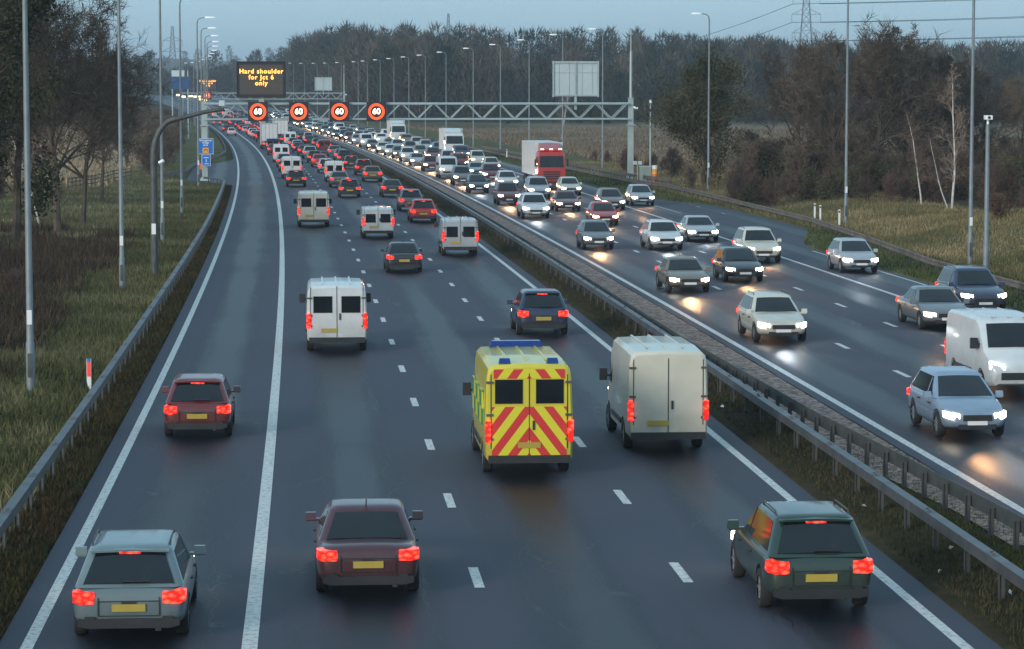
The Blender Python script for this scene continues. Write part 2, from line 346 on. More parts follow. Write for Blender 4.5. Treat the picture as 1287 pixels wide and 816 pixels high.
T = lerp(T, lerp(col((.028, .026, .016)), col((.075, .050, .026)), nz), sm(-5.2, -4.7, O) * (1 - sm(-3, 0, O)) * .85)
T = lerp(T, tan, sm(-13, -17, O) * sm(228, 250, Y) * (1 - sm(700, 900, Y)))
T = lerp(T, lerp(tan * .62, col((.10, .085, .05)), sm(.45, .6, vnoise(Xg, Y, 38, 9))), sm(39, 47, O) * sm(250, 290, Y) * (1 - sm(640, 700, Y)))
T = lerp(T, dirt + 0 * T, sm(41, 46, O) * (1 - sm(255, 290, Y)) * .8)
T = lerp(T, lerp(col((.025, .022, .015)), col((.060, .048, .026)), nz), ((O > 11.6) & (O < 15.4)) * 1.0)
T = lerp(T, col((.045, .04, .03)) + 0 * T, sm(660, 720, Y))
T = lerp(T, lerp(col((.05, .06, .035)), col((.10, .09, .06)), vnoise(Xg, Y, 180, 12)), sm(1500, 2400, Y))
g = link('ground', grid('ground', O, Y, Z, M['ground'], T.reshape(-1, 3), False)); tag(g, kind='structure')

def sheet(name, left, right, y0, y1, z, mat, step=4.0, cols=2, thick=0.0):
    yy = np.arange(y0, y1 + .01, step) if (y1 - y0) > step else np.array([y0, y1], float)
    L_ = np.array([left(v) if callable(left) else left for v in yy], float); R_ = np.array([right(v) if callable(right) else right for v in yy], float)
    t = np.linspace(0, 1, cols)[None]; Og = L_[:, None] * (1 - t) + R_[:, None] * t; Yg = np.repeat(yy[:, None], cols, 1)
    return link(name, grid(name, Og, Yg, rise(Yg) + z, mat))
s_ = sheet('road_left_carriageway', pav_left, 11.85, 25, 1150, 0.0, M['asphalt'], 3, 6); tag(s_, kind='structure')
s_ = sheet('road_right_carriageway', 15.15, pav_right, 25, 1150, 0.0, M['asphalt'], 3, 6); tag(s_, kind='structure')
def line(name, off, wd, y0=25, y1=1150, step=6):
    s_ = sheet(name, off - wd / 2, off + wd / 2, y0, y1, .004, M['line'], step); tag(s_, kind='structure'); return s_
line('edge_line_marking', -3.48, .20); line('hard_shoulder_line_marking', 0, .25); line('edge_line_marking', 11.2, .20)
line('edge_line_marking', 15.72, .22); line('hard_shoulder_line_marking', 26.2, .20)
line('edge_line_marking', 28.6, .10, 190, 1150); line('edge_line_marking', 28.9, .12, 25, 148)
def dashes(name, off, first, period=9.0, ln=2.0, wd=.18, y1=900):
    V = []; F = []; U = []; y = first
    while y < y1:
        a, b_ = y - ln / 2, y + ln / 2; k = len(V)
        for oo, yy in ((off - wd / 2, a), (off + wd / 2, a), (off + wd / 2, b_), (off - wd / 2, b_)):
            V.append((X1(yy) + oo, yy, float(rise(yy)) + .004)); U.append((oo, yy))
        F.append((k, k + 1, k + 2, k + 3)); y += period
    o = link(name, np_mesh(name, np.array(V), np.array(F), M['line'], uv=np.array(U))); tag(o, kind='structure')
dashes('lane_dash_marking', 3.92, 29.1); dashes('lane_dash_marking', 7.65, 29.6)
dashes('lane_dash_marking', 19.25, 27.6); dashes('lane_dash_marking', 22.75, 27.0)
dashes('bay_dash_marking', 31.6, 190, 11, 1.6, .12, 212)
g = sheet('gravel', lambda y: 13.35 + .9 * (1 - float(sm(52, 66, y))), 15.12, 50, 1100, .085, M['gravel'], 4, 3); tag(g, kind='stuff')

# ------------------------------------------------------------------ plants as stuff
def blades(name, n, ofn, yfn, h, wd, cols_, lean=.5, zf=None, keep=None):
    o = ofn(n); y = yfn(n)
    if keep is not None:
        k = keep(o, y); o, y = o[k], y[k]; n = len(o)
    x = X1(y) + o; z = (zf or gz)(o, y) - .03
    hh = h[0] + (h[1] - h[0]) * RNG.random(n) ** 1.6; a = RNG.random(n) * 2 * np.pi; l = RNG.random(n) * lean
    b2 = RNG.random(n) * 2 * np.pi; ww = wd * (.6 + .8 * RNG.random(n))
    base = np.stack([x, y, z], -1); dx = np.stack([np.cos(a) * ww, np.sin(a) * ww, 0 * a], -1)
    top = base + np.stack([np.cos(b2) * l * hh, np.sin(b2) * l * hh, hh], -1)
    V = np.stack([base - dx, base + dx, top], 1).reshape(-1, 3); F = np.arange(3 * n).reshape(-1, 3)
    cc = np.array(cols_); t = vnoise(x, y, 3.5, 21) * .6 + RNG.random(n) * .4; t = np.clip(t, 0, .999) * (len(cc) - 1)
    i = t.astype(int); f = (t - i)[:, None]; c = cc[i] * (1 - f) + cc[i + 1] * f; c = c * (.7 + .6 * RNG.random(n))[:, None]
    o_ = link(name, np_mesh(name, V, F, M['blade'], np.repeat(c, 3, 0))); tag(o_, kind='stuff'); return o_
U = lambda a, b_: (lambda n: a + (b_ - a) * RNG.random(n))
near = lambda a, b_: (lambda n: a * (b_ / a) ** RNG.random(n))
blades('verge_grass', 90000, U(-9.5, -4.9), near(38, 250), (.06, .38), .022, [(.040, .038, .02), (.080, .082, .034), (.14, .13, .064), (.23, .195, .115)], .8)
blades('roadside_weeds', 42000, U(-4.9, -3.97), near(38, 245), (.03, .22), .022, [(.022, .020, .013), (.042, .040, .02), (.085, .052, .026), (.04, .052, .02), (.03, .026, .016), (.095, .05, .024), (.05, .045, .03)], .8, zf=lambda o, y: rise(y) + .03)
blades('slope_grass', 150000, U(-34, -9), near(60, 300), (.06, .36), .026, [(.06, .046, .03), (.11, .092, .05), (.18, .165, .082), (.32, .275, .165)], .7)
blades('undergrowth', 70000, U(-24, -7.9), near(80, 165), (.2, .95), .03, [(.030, .022, .016), (.055, .038, .026), (.085, .058, .04), (.06, .06, .028)], .9, keep=lambda o, y: (vnoise(o, y, 4.5, 31) * .6 + vnoise(o, y, 1.6, 32) * .4 > .42 + .25 * sm(-9.5, -8, o) + .2 * sm(135, 165, y)))
blades('bank_grass', 170000, U(33.6, 48), near(90, 330), (.05, .34), .024, [(.075, .070, .032), (.15, .125, .058), (.27, .205, .105), (.38, .28, .155)], .7)
blades('shoulder_grass', 26000, lambda n: 29.4 + 4.6 * RNG.random(n), near(100, 420), (.05, .3), .03, [(.03, .035, .015), (.055, .075, .02), (.14, .11, .04)], .7, keep=lambda o, y: o > pav_right(y) + .08)
blades('median_weeds', 60000, U(11.95, 13.3), near(38, 330), (.02, .2), .018, [(.028, .023, .016), (.055, .042, .027), (.045, .055, .022), (.085, .06, .036), (.04, .03, .02)], .8, zf=lambda o, y: rise(y) + .03)
blades('median_weeds', 26000, U(13.3, 15.1), near(38, 64), (.02, .13), .016, [(.035, .03, .018), (.06, .075, .022), (.10, .10, .035), (.06, .045, .03)], .8, zf=lambda o, y: rise(y) + .05)
blades('field_stubble', 60000, U(42, 150), near(290, 640), (.2, .7), .10, [(.10, .075, .045), (.18, .13, .085), (.28, .215, .15)], .6)
blades('field_stubble', 40000, U(-90, -15), near(240, 620), (.2, .7), .08, [(.22, .155, .09), (.36, .26, .165), (.50, .38, .25)], .6)

# far woods: read as one mass
def wood(name, n, ofn, yfn, hr, c, tri=420, clear=None, wd=.17):
    o = ofn(n); y = yfn(n)
    if clear is not None: k = clear(o, y); o, y = o[k], y[k]; n = len(o)
    x = X1(y) + o; z = gz(o, y); H_ = hr[0] + (hr[1] - hr[0]) * RNG.random(n); Wd = H_ * (.26 + .16 * RNG.random(n))
    N = n * tri; I = np.repeat(np.arange(n), tri)
    u = RNG.random(N); hz = .06 + .94 * u ** .8                          # height fraction
    rad = np.where(hz < .35, .45 + 1.2 * hz, np.sqrt(np.clip(1 - ((hz - .45) / .56) ** 2, 0, 1)))
    a = RNG.random(N) * 2 * np.pi; r = rad * np.sqrt(RNG.random(N)) * Wd[I] * (.82 + .36 * np.sin(a * 3 + I * 1.7))
    # clumps within the crown
    base = np.stack([x[I] + r * np.cos(a), y[I] + r * np.sin(a), z[I] + hz * H_[I]], -1)
    d = np.stack([np.cos(a) * .75 * RNG.random(N), np.sin(a) * .75 * RNG.random(N), .35 + RNG.random(N)], -1) + (RNG.random((N, 3)) - .5) * .9
    d /= np.linalg.norm(d, axis=1)[:, None]; ln = (.9 + 1.9 * RNG.random(N))[:, None] * (H_[I] / 15)[:, None]
    s = np.cross(d, RNG.random((N, 3)) - .5); s /= np.linalg.norm(s, axis=1)[:, None]; s *= (wd * (.5 + RNG.random(N)))[:, None]
    V = np.stack([base - s, base + s, base + d * ln], 1).reshape(-1, 3)
    cc = np.array(c); ti = RNG.random(n) ** 1.1 * (len(cc) - 1) * .999; ii = ti.astype(int); f = (ti - ii)[:, None]
    tc_ = (cc[ii] * (1 - f) + cc[ii + 1] * f)[I] * (.75 + .5 * RNG.random(N))[:, None]
    # trunks
    tv = []; tf = []
    for q in range(n):
        k = len(tv); rr_ = H_[q] * .012
        for zz, sc_ in ((0, 1.), (H_[q] * .7, .35)):
            for aa in (0, 2.1, 4.2): tv.append((x[q] + rr_ * sc_ * math.cos(aa), y[q] + rr_ * sc_ * math.sin(aa), z[q] + zz))
        for j in range(3):
            j2 = (j + 1) % 3; tf += [(k + j, k + j2, k + 3 + j2), (k + j, k + 3 + j2, k + 3 + j)]
    tv = np.array(tv); tf = np.array(tf) + len(V)
    Vall = np.concatenate([V, tv]); Fall = np.concatenate([np.arange(3 * N).reshape(-1, 3), tf])
    tint = np.concatenate([np.repeat(tc_, 3, 0), np.tile([[.07, .06, .05]], (len(tv), 1))])
    ob = link(name, np_mesh(name, Vall, Fall, M['blade'], tint)); tag(ob, kind='stuff'); return ob
WC = [(.022, .034, .026), (.04, .042, .032), (.075, .062, .048), (.13, .10, .075), (.05, .06, .04)]
wood('woodland', 520, U(48, 330), U(690, 960), (12, 19), WC)
wood('woodland', 90, U(46, 60), U(700, 1050), (14, 20), WC)
wood('woodland', 230, U(-260, -26), U(560, 1050), (8, 13), [(.025, .035, .024), (.045, .045, .03), (.075, .062, .045)], 340)
wood('woodland', 130, U(-70, 110), U(1160, 1350), (8, 14), [(.035, .04, .03), (.06, .055, .045), (.08, .07, .06)], 340)
wood('woodland', 130, U(60, 330), U(660, 690), (3, 6), [(.02, .026, .013), (.035, .045, .018), (.05, .04, .025)], 330)
wood('far_woodland', 420, U(-700, 900), U(1600, 3600), (14, 24), [(.04, .05, .04), (.07, .065, .055)], 150, wd=.7)

# ------------------------------------------------------------------ detailed bare trees
def tree_mesh(seed, H=12.0, spread=.5, nl=12, sub=(6, 6, 7), tw=.016, trunk_r=.22, fork=.25, droop=0.0, multi=1, jit=.28):
    rg = random.Random(seed); mb = MB(); tips = []
    def rv(k): return Vector((rg.uniform(-k, k), rg.uniform(-k, k), rg.uniform(-k, k)))
    def grow(p, d, ln, r, lvl):
        segs = (7, 4, 3, 2)[lvl]; pts = [p.copy()]; rs = [r]; dirs = [d.copy()]
        for i in range(segs):
            d = (d + rv(jit if lvl else jit * .35) + Vector((0, 0, (.10 if lvl else .05) - droop * lvl * .12))).normalized()
            p = p + d * (ln / segs); pts.append(p.copy()); rs.append(max(r * (1 - .8 * (i + 1) / segs), .006)); dirs.append(d.copy())
        mb.path(pts, rs, (6, 4, 3, 3)[lvl], cap=False)
        nch = (nl, sub[0], sub[1], sub[2])[lvl]
        for j in range(nch):
            t = (fork + (1 - fork) * (j + rg.random()) / nch) if lvl == 0 else (.2 + .8 * (j + rg.random()) / nch)
            f = t * segs; i = min(int(f), segs - 1); f -= i; q = pts[i].lerp(pts[i + 1], min(f, 1)); dd = dirs[i + 1]
            ax = dd.orthogonal().normalized(); ax.rotate(Matrix.Rotation(rg.uniform(0, 6.283), 3, dd))
            ang = rg.uniform(.5, 1.05) * (1.15 if lvl == 0 else 1)
            nd = (dd * math.cos(ang) + ax * math.sin(ang) * (spread * 2 if lvl == 0 else 1)).normalized()
            if lvl == 0:
                l2 = H * spread * (1.0 - .62 * abs(t - .35) / .65) * rg.uniform(.75, 1.15); grow(q, nd, l2, rs[i] * .5, 1)
            elif lvl < 3: grow(q, nd, ln * rg.uniform(.38, .6), max(rs[i] * .55, .008), lvl + 1)
            else:
                L2 = ln * rg.uniform(.5, .95); e = q + (nd + rv(.25)).normalized() * L2; s = (e - q).cross(rv(1)).normalized() * tw
                mb.add([q - s, q + s, e], [(0, 1, 2)])
        if lvl >= 2: tips.extend(pts[1:])
    for k in range(multi):
        a = rg.uniform(0, 6.28); off = Vector((math.cos(a), math.sin(a), 0)) * (0 if multi == 1 else rg.uniform(.1, .5) * min(1.5, H * .12))
        grow(off + Vector((0, 0, -.3)), Vector((off.x * .4, off.y * .4, 1)).normalized(), H * rg.uniform(.8, 1) if multi > 1 else H * .92, trunk_r / (multi ** .5), 0)
    return mb, tips
def split_tree(mb):      # trunk faces = first tube
    return mb
def leaf_mesh(tips, n, size, seed, zmin=0, scatter=.5):
    rg = np.random.default_rng(seed); t = np.array([tuple(v) for v in tips]); t = t[t[:, 2] > zmin]
    b_ = t[rg.integers(0, len(t), n)] + rg.normal(0, scatter, (n, 3)); a = rg.normal(0, 1, (n, 3)); a /= np.linalg.norm(a, axis=1)[:, None]
    c = np.cross(a, rg.normal(0, 1, (n, 3))); c /= np.linalg.norm(c, axis=1)[:, None]; s = size * (.5 + rg.random(n))[:, None]
    V = np.stack([b_ - a * s, b_ - c * s * .6, b_ + a * s, b_ + c * s * .6], 1).reshape(-1, 3); return V, np.arange(4 * n).reshape(-1, 4)
PT = {}
def proto(key, bark_m, twig_m, leaves=None, **kw):
    """branches go into one mesh; the first tube (the trunk) is kept apart"""
    mb, tips = tree_mesh(**kw)
    nf = 7 * 6 if kw.get('multi', 1) == 1 else 0
    me = mb.mesh(key + '_crown', twig_m, fix=False)
    tr = None
    if nf:
        t = MB(); t.v = mb.v[:8 * 6]; t.f = mb.f[:nf]; t.mi = [0] * nf; tr = t.mesh('trunk', bark_m, True)
        c = MB(); c.v = mb.v[48:]; c.f = [tuple(i - 48 for i in f) for f in mb.f[nf:]]; c.mi = [0] * len(c.f); me = c.mesh('crown', twig_m, fix=False)
    lf = None
    if leaves:
        V, F = leaf_mesh(tips, leaves[0], leaves[1], 3, leaves[3] if len(leaves) > 3 else 0, leaves[4] if len(leaves) > 4 else .5); lf = np_mesh('foliage', V, F, leaves[2])
    PT[key] = (tr, me, lf)
proto('big', M['bark'], M['twig'], seed=1, H=16, spread=.42, nl=24, sub=(7, 6, 12), tw=.020, trunk_r=.24, fork=.24, droop=.06)
proto('big2', M['bark'], M['twig'], seed=5, H=16, spread=.38, nl=24, sub=(7, 6, 12), tw=.020, trunk_r=.22, fork=.26)
proto('mid', M['bark'], M['twig'], seed=8, H=11, spread=.46, nl=22, sub=(6, 6, 11), tw=.022, trunk_r=.20, fork=.06)
proto('mid2', M['bark'], M['twig'], seed=14, H=11, spread=.48, nl=22, sub=(6, 6, 11), tw=.022, trunk_r=.20, fork=.08)
proto('ivied', M['bark'], M['twig'], seed=21, H=10.5, spread=.46, nl=19, sub=(6, 5, 8), tw=.024, trunk_r=.25, fork=.06, leaves=(26000, .10, M['ivy'], 0.4, .45))
proto('ivied2', M['bark'], M['twig'], seed=24, H=14, spread=.30, nl=15, sub=(5, 5, 6), tw=.022, trunk_r=.25, fork=.10, leaves=(15000, .10, M['ivy'], 0.4, .35))
proto('birch', M['birch'], M['twig_pale'], seed=31, H=10.5, spread=.19, nl=15, sub=(5, 4, 6), tw=.011, trunk_r=.095, fork=.2, jit=.26)
proto('shrub', M['bark'], M['twig_red'], seed=41, H=3.0, spread=.35, nl=7, sub=(5, 4, 6), tw=.013, trunk_r=.07, fork=.08, multi=6)
proto('shrub2', M['bark'], M['twig'], seed=43, H=4.2, spread=.32, nl=8, sub=(5, 4, 6), tw=.017, trunk_r=.08, fork=.06, multi=7)
proto('shrub3', M['bark'], M['twig'], seed=47, H=2.6, spread=.4, nl=7, sub=(5, 4, 5), tw=.013, trunk_r=.06, fork=.05, multi=6, leaves=(3500, .07, M['ivy'], 0, .25))
proto('shrub4', M['bark'], M['twig_red'], seed=49, H=2.2, spread=.4, nl=7, sub=(5, 4, 5), tw=.013, trunk_r=.06, fork=.05, multi=6, leaves=(1800, .06, M['russet'], 0, .2))
proto('pole_tree', M['bark'], M['twig'], seed=53, H=8, spread=.22, nl=11, sub=(5, 4, 6), tw=.028, trunk_r=.10, fork=.1)
def plant(key, name, off, Y, label, cat, group=None, s=1.0, rz=None, sz=None, lean=(0, 0), mat=None):
    tr, me, lf = PT[key]
    p = G(off, Y, -.1)
    if tr is None and lf is None: o = link(name, me); top = o
    else:
        top = empty(name, p)
        if tr: link('trunk', tr, top)
        link('branches', me, top)
        if lf: link('foliage', lf, top)
    top.location = p; top.scale = (s, s, sz or s); top.rotation_euler = (lean[0], lean[1], random.uniform(0, 6.28) if rz is None else rz)
    tag(top, label, cat, group); return top
def pix(px, Y): return (px - PW / 2) * Y / FPX - X1(Y)      # lateral offset of a thing seen at column px when it stands at Y
TG = 'bare trees on the left verge'
for px, Y, k, s, lb in ((-28, 128, 'big2', 1.05, 'bare dark tree cut by the left frame edge, nearest of the left trees'),
                        (18, 150, 'ivied2', 1.1, 'dark ivy-clad tree at the left frame edge behind the first lamp column'),
                        (72, 160, 'big', 1.02, 'tall bare tree with drooping twigs between the first and second left lamp columns'),
                        (104, 172, 'big', .80, 'bare tree with spreading crown just left of the second left lamp column'),
                        (46, 176, 'big2', 1.0, 'tall bare tree seen through the crown behind the first left lamp column'),
                        (-22, 196, 'ivied2', 1.1, 'dark ivied tree half hidden at the left edge behind the others'),
                        (128, 208, 'big2', .72, 'rounded bare tree whose crown spreads past the second left lamp column')):
    plant(k, 'bare_tree', pix(px, Y), Y, lb, 'tree', TG, s)
plant('birch', 'birch_tree', pix(50, 166), 166, 'slender pale birch leaning right among the dark left trees', 'tree', None, .85, 4.2, lean=(0, .34))
for q, (px, Y) in enumerate(((4, 210), (24, 250))):
    plant('mid2', 'bare_tree', pix(px, Y), Y, ('low bare tree behind the trunks at the left edge', 'bare tree behind the big drooping tree', 'bare tree at the corner of the tan stubble field', 'bare tree filling the gap in the left row')[q], 'tree', TG, (1.1, .8, .55, .9)[q])
# brown thicket left of the road beyond the refuge
k = 0
for Y in np.arange(275, 560, 11):
    for j in range(2):
        off = -11.5 - j * 4 - random.uniform(0, 2) - (3 if Y > 400 else 0)
        plant(('shrub2', 'pole_tree')[j], ('bare_shrub', 'young_tree')[j], off, Y + random.uniform(-3, 3), ('brown bare shrub in the thicket left of the road beyond the refuge bay', 'thin bare young tree in the thicket left of the road beyond the refuge bay')[j], ('shrub', 'tree')[j], ('thicket shrubs beyond the refuge bay', 'young trees of the thicket beyond the refuge bay')[j], random.uniform(1.0, 1.4) if j == 0 else random.uniform(.75, 1.0))
for q in range(14):
    Y = random.uniform(118, 215)
    plant('shrub2' if q % 2 else 'shrub', 'bare_shrub', random.uniform(-27, -16.5), Y, 'low leafless scrub under the left trees', 'shrub', 'scrub under the left trees', random.uniform(.4, .6))
for q in range(34):
    Y = 82 + 68 * ((q + random.random()) / 34); off = random.uniform(-9.5, -8.2) - (Y - 78) * .07 - random.uniform(0, 5.5)
    plant('shrub', 'bramble_clump', off, Y, 'low dark bramble clump on the left verge behind the first two lamp columns', 'bramble', 'bramble clumps on the left verge', random.uniform(.45, .75), sz=random.uniform(.22, .36))
# right side
RT = 'trees behind the right verge'
for px, Y, k, s, lb in ((884, 244, 'ivied', 1.02, 'squat dark ivied tree behind the lamp column right of the gantry post'),
                        (846, 262, 'shrub2', .8, 'bare bush left of the squat ivied tree'), (868, 236, 'shrub2', .6, 'low bare bush at the foot of the squat ivied tree'),
                        (940, 262, 'shrub2', 1.2, 'bare thicket bush right of the squat ivied tree'),
                        (1000, 236, 'mid', 1.02, 'broad bare tree at the left end of the big right-hand clump'),
                        (1048, 228, 'mid2', 1.12, 'tall bare tree behind the second lamp column of the right verge'),
                        (1098, 226, 'mid', 1.18, 'highest bare tree of the right-hand clump'),
                        (1136, 236, 'mid2', 1.10, 'bare round-topped tree just left of the white birch'),
                        (1172, 232, 'mid', .98, 'reddish bare tree behind the white birch'),
                        (1236, 236, 'mid2', .86, 'low bare tree between the last two right verge columns'),
                        (1278, 232, 'mid', .78, 'low bare tree at the right frame edge')):
    if k == 'shrub2': plant(k, 'bare_shrub', pix(px, Y), Y, lb, 'shrub', None, s)
    else: plant(k, 'bare_tree', pix(px, Y), Y, lb, 'tree', RT, s)
plant('birch', 'birch_tree', pix(1196, 184), 184, 'tall white-barked birch in front of the right-hand clump', 'tree', None, 1.02, 3.5)
plant('birch', 'birch_tree', pix(1158, 192), 192, 'thin pale birch left of the tall white one', 'tree', None, .72, 5.5)
plant('birch', 'birch_tree', pix(1192, 186), 186, 'birch stem leaning left across the tall white one', 'tree', None, .62, 0.6, lean=(0, -.42))
plant('birch', 'dead_tree', pix(706, 530), 530, 'pale dead tree in the tan field behind the gantry sign panel', 'tree', None, 1.5, 2.4)
for q in range(46):
    px = 915 + 395 * (q + random.random()) / 46; Y = random.uniform(196, 214) if px < 1240 else random.uniform(150, 190)
    kk = ('shrub', 'shrub2', 'shrub3', 'shrub', 'shrub4')[q % 5] if px > 1050 else ('shrub', 'shrub', 'shrub3')[q % 3]
    plant(kk, 'bare_shrub', pix(px, Y), Y, {'shrub': 'low reddish bare shrub in the undergrowth of the right bank', 'shrub2': 'tall brown bare shrub in the undergrowth of the right bank', 'shrub3': 'dark green leafy shrub in the undergrowth of the right bank', 'shrub4': 'shrub with russet leaves in the undergrowth of the right bank'}[kk], 'shrub', 'undergrowth shrubs of the right bank', random.uniform(.6, .95))
for q in range(44):
    px = 925 + 385 * (q + random.random()) / 44; Y = random.uniform(214, 262)
    kk = ('shrub2', 'shrub', 'shrub2', 'shrub3')[q % 4]
    plant(kk, 'bare_shrub', pix(px, Y), Y, 'tall tangled scrub between the trunks of the right-hand trees', 'shrub', 'scrub between the right-hand trees', random.uniform(.7, 1.05) if kk != 'shrub3' else 1.1)
for q in range(12):
    Y = random.uniform(262, 330); plant('shrub', 'bare_shrub', random.uniform(37, 44), Y, 'dark low bush between the gantry post and the field', 'shrub', 'bushes beside the right gantry post', random.uniform(.45, .8))

# ------------------------------------------------------------------ barriers
def barrier(name, label, offf, y0, y1, kind, post_step, mat, off_post=0.0, ztop=.7, group=None, face=1):
    root = empty(name, P(offf(y0), y0)); base = root.location; tag(root, label, 'crash barrier', group)
    yy = np.concatenate([np.arange(y0, min(y1, 200), 1.6), np.arange(max(y0, 200), y1, 4.0), [y1]])
    if kind == 'box': sec = [(-.1, -.2), (.1, -.2), (.1, 0), (-.1, 0)]
    else: sec = [(0, -.31), (.045 * face, -.29), (.045 * face, -.22), (.0, -.19), (0, -.12), (.045 * face, -.09), (.045 * face, -.02), (0, 0), (-.012 * face, 0), (-.012 * face, -.31)]
    secs = []
    for y in yy:
        o = offf(y); z0 = float(rise(y)) + ztop
        secs.append([Vector((X1(y) + o + s[0], y, z0 + s[1])) - base for s in sec])
    r = MB(); r.loft(secs)
    r.build('rail', mat, root)
    pb = None; cnt = 0; rest = MB(); y = y0 + .4
    while y < y1:
        o = offf(y) + off_post
        def put(m_, loc):
            m_.box(loc + Vector((-.045, 0, ztop / 2 - .08)), (.01, .11, ztop)); m_.box(loc + Vector((.045, 0, ztop / 2 - .08)), (.01, .11, ztop)); m_.box(loc + Vector((0, 0, ztop / 2 - .08)), (.08, .012, ztop - .004))
        if cnt < 99:
            if pb is None: t = MB(); put(t, Vector((0, 0, -.0))); pb = t.mesh('post', M['steel_dark'])
            p = link('post', pb, root); p.location = P(o, y) - base
        else: put(rest, P(o, y) - base)
        cnt += 1; y += post_step
    if rest.v: o_ = rest.build('posts', M['steel_dark'], root); o_['kind'] = 'stuff'
    if kind == 'box':       # joint plates on top
        j = MB(); y = y0 + 1
        while y < min(y1, 160): 
            c = P(offf(y), y, ztop + .004) - base; j.box(c, (.16, .42, .012)); j.box(c + Vector((0, .12, .02)), (.06, .05, .03)); j.box(c - Vector((0, .12, -.02)), (.06, .05, .03)); y += 4.8
        j.build('joint_plate', mat, root)
    return root
ip = lambda xs, vs: (lambda y: float(np.interp(y, xs, vs)))
barrier('crash_barrier', 'grey box-beam crash barrier along the left verge up to the refuge bay', ip([30, 107, 160, 240, 246, 250], [-4.85, -4.75, -4.6, -4.6, -5.2, -6.6]), 30, 250, 'box', 2.4, M['beam'])
barrier('crash_barrier', 'curved crash barrier behind the refuge bay and on along the far left verge', ip([262, 275, 300, 345, 365, 900], [-10.5, -8.9, -8.4, -5.6, -4.9, -4.9]), 262, 900, 'w', 3.2, M['beam'], -.1)
barrier('crash_barrier', 'box-beam barrier on the near side of the central reservation', ip([25, 84, 95, 900], [12.7, 12.75, 12.75, 12.7]), 30, 900, 'box', 2.4, M['beam'], .0, .72)
barrier('crash_barrier', 'corrugated barrier with close posts on the far side of the central reservation', ip([30, 49, 59, 66, 86, 100, 900], [15.0, 14.35, 13.95, 13.6, 13.2, 13.15, 13.15]), 30, 900, 'w', 1.6, M['steel_dark'], -.09, .70, face=1)
barrier('crash_barrier', 'pale corrugated crash barrier curving along the right verge', ip([60, 128, 150, 170, 232, 245, 330, 900], [31.1, 31.2, 32.7, 33.8, 34.0, 32.6, 31, 31]), 62, 900, 'w', 2.4, M['rust_beam'], .1, .66, face=-1)
barrier('crash_barrier', 'second short rail protecting the foot of the right gantry post', ip([238, 250, 380], [35.2, 33.6, 31.6]), 238, 380, 'w', 2.4, M['rust_beam'], .1, .95, face=-1)

# wooden fence on the left
f = empty('wooden_fence', G(pix(92, 222), 222)); tag(f, 'dark post and rail fence below the tan stubble field', 'fence')
fa = [(pix(86, 222), 222), (pix(120, 236), 236), (pix(172, 262), 262)]
pp = []
for (o0, y0), (o1, y1) in zip(fa, fa[1:]):
    for t in np.linspace(0, 1, 8)[:-1]: pp.append(G(o0 + (o1 - o0) * t, y0 + (y1 - y0) * t))
fpm = MB().box((0, 0, .55), (.12, .12, 1.3)).mesh('post', M['wood'])
for p in pp: q = link('post', fpm, f); q.location = p - f.location
for z in (.45, .8, 1.1):
    r = MB()
    for a, b_ in zip(pp, pp[1:]): r.rod(a - f.location + Vector((0, -.08, z)), b_ - f.location + Vector((0, -.08, z)), .045, 4)
    r.build('rail', M['wood'], f)

# ------------------------------------------------------------------ lamp columns
LM = {}
def lamp_meshes(H_):
    if H_ in LM: return LM[H_]
    c = MB(); c.path([(0, 0, -.1), (0, 0, 1.4), (0, 0, 1.45), (0, 0, H_ * .55), (0, 0, H_ - .6), (.06, 0, H_ - .25), (.3, 0, H_ - .06), (.75, 0, H_)], [.13, .13, .105, .085, .06, .052, .045, .04], 10)
    d = MB().box((0, -.14, .75), (.13, .02, .7)); pl_ = MB().box((0, -.125, 2.15), (.14, .015, .42))
    h = MB(); h.loft([[(x, y, H_ + z) for (y, z) in pr_] for x, pr_ in ((.7, ((-.06, -.04), (.06, -.04), (.05, .05), (-.05, .05))), (.85, ((-.15, -.07), (.15, -.07), (.10, .08), (-.10, .08))), (1.35, ((-.17, -.08), (.17, -.08), (.11, .09), (-.11, .09))), (1.6, ((-.10, -.05), (.10, -.05), (.06, .05), (-.06, .05))))])
    LM[H_] = (c.mesh('column', M['steel'], True), d.mesh('access_door', M['steel_dark']), pl_.mesh('number_plate', M['signwhite']), h.mesh('lamp_head', M['lamp_head'], True)); return LM[H_]
def lamp(off, Y, side, H_, label, group):
    o = empty('street_lamp', G(off, Y)); o.rotation_euler = (0, 0, head(Y) if side > 0 else math.pi + head(Y)); tag(o, label, 'street lamp', group)
    c, d, p_, h = lamp_meshes(H_); link('column', c, o); link('lamp_head', h, o)
    if Y < 260:
        a = link('access_door', d, o); b_ = link('number_plate', p_, o)
        if side < 0: a.rotation_euler = b_.rotation_euler = (0, 0, math.pi)
    return o
ordn = ['first', 'second', 'third', 'fourth', 'fifth', 'sixth', 'seventh', 'eighth', 'ninth', 'tenth', 'eleventh', 'twelfth', 'thirteenth', 'fourteenth', 'fifteenth', 'sixteenth', 'seventeenth', 'eighteenth', 'nineteenth', 'twentieth', 'twenty-first', 'twenty-second', 'twenty-third', 'twenty-fourth', 'twenty-fifth']
for q, (Y, off) in enumerate([(77, -7.1), (116, -6.95), (154, -6.9), (190, -7.0), (243, -7.0), (282, -7.3), (320, -7.3), (358, -7.3), (396, -7.3), (434, -7.3), (472, -7.3), (510, -7.3), (548, -7.3), (586, -7.3), (640, -7.3), (700, -7.3), (760, -7.3)]):
    lo_ = lamp(off, Y, 1, 15.3, f'tall grey street lamp, {ordn[q]} from the camera along the left verge', 'street lamps along the left verge')
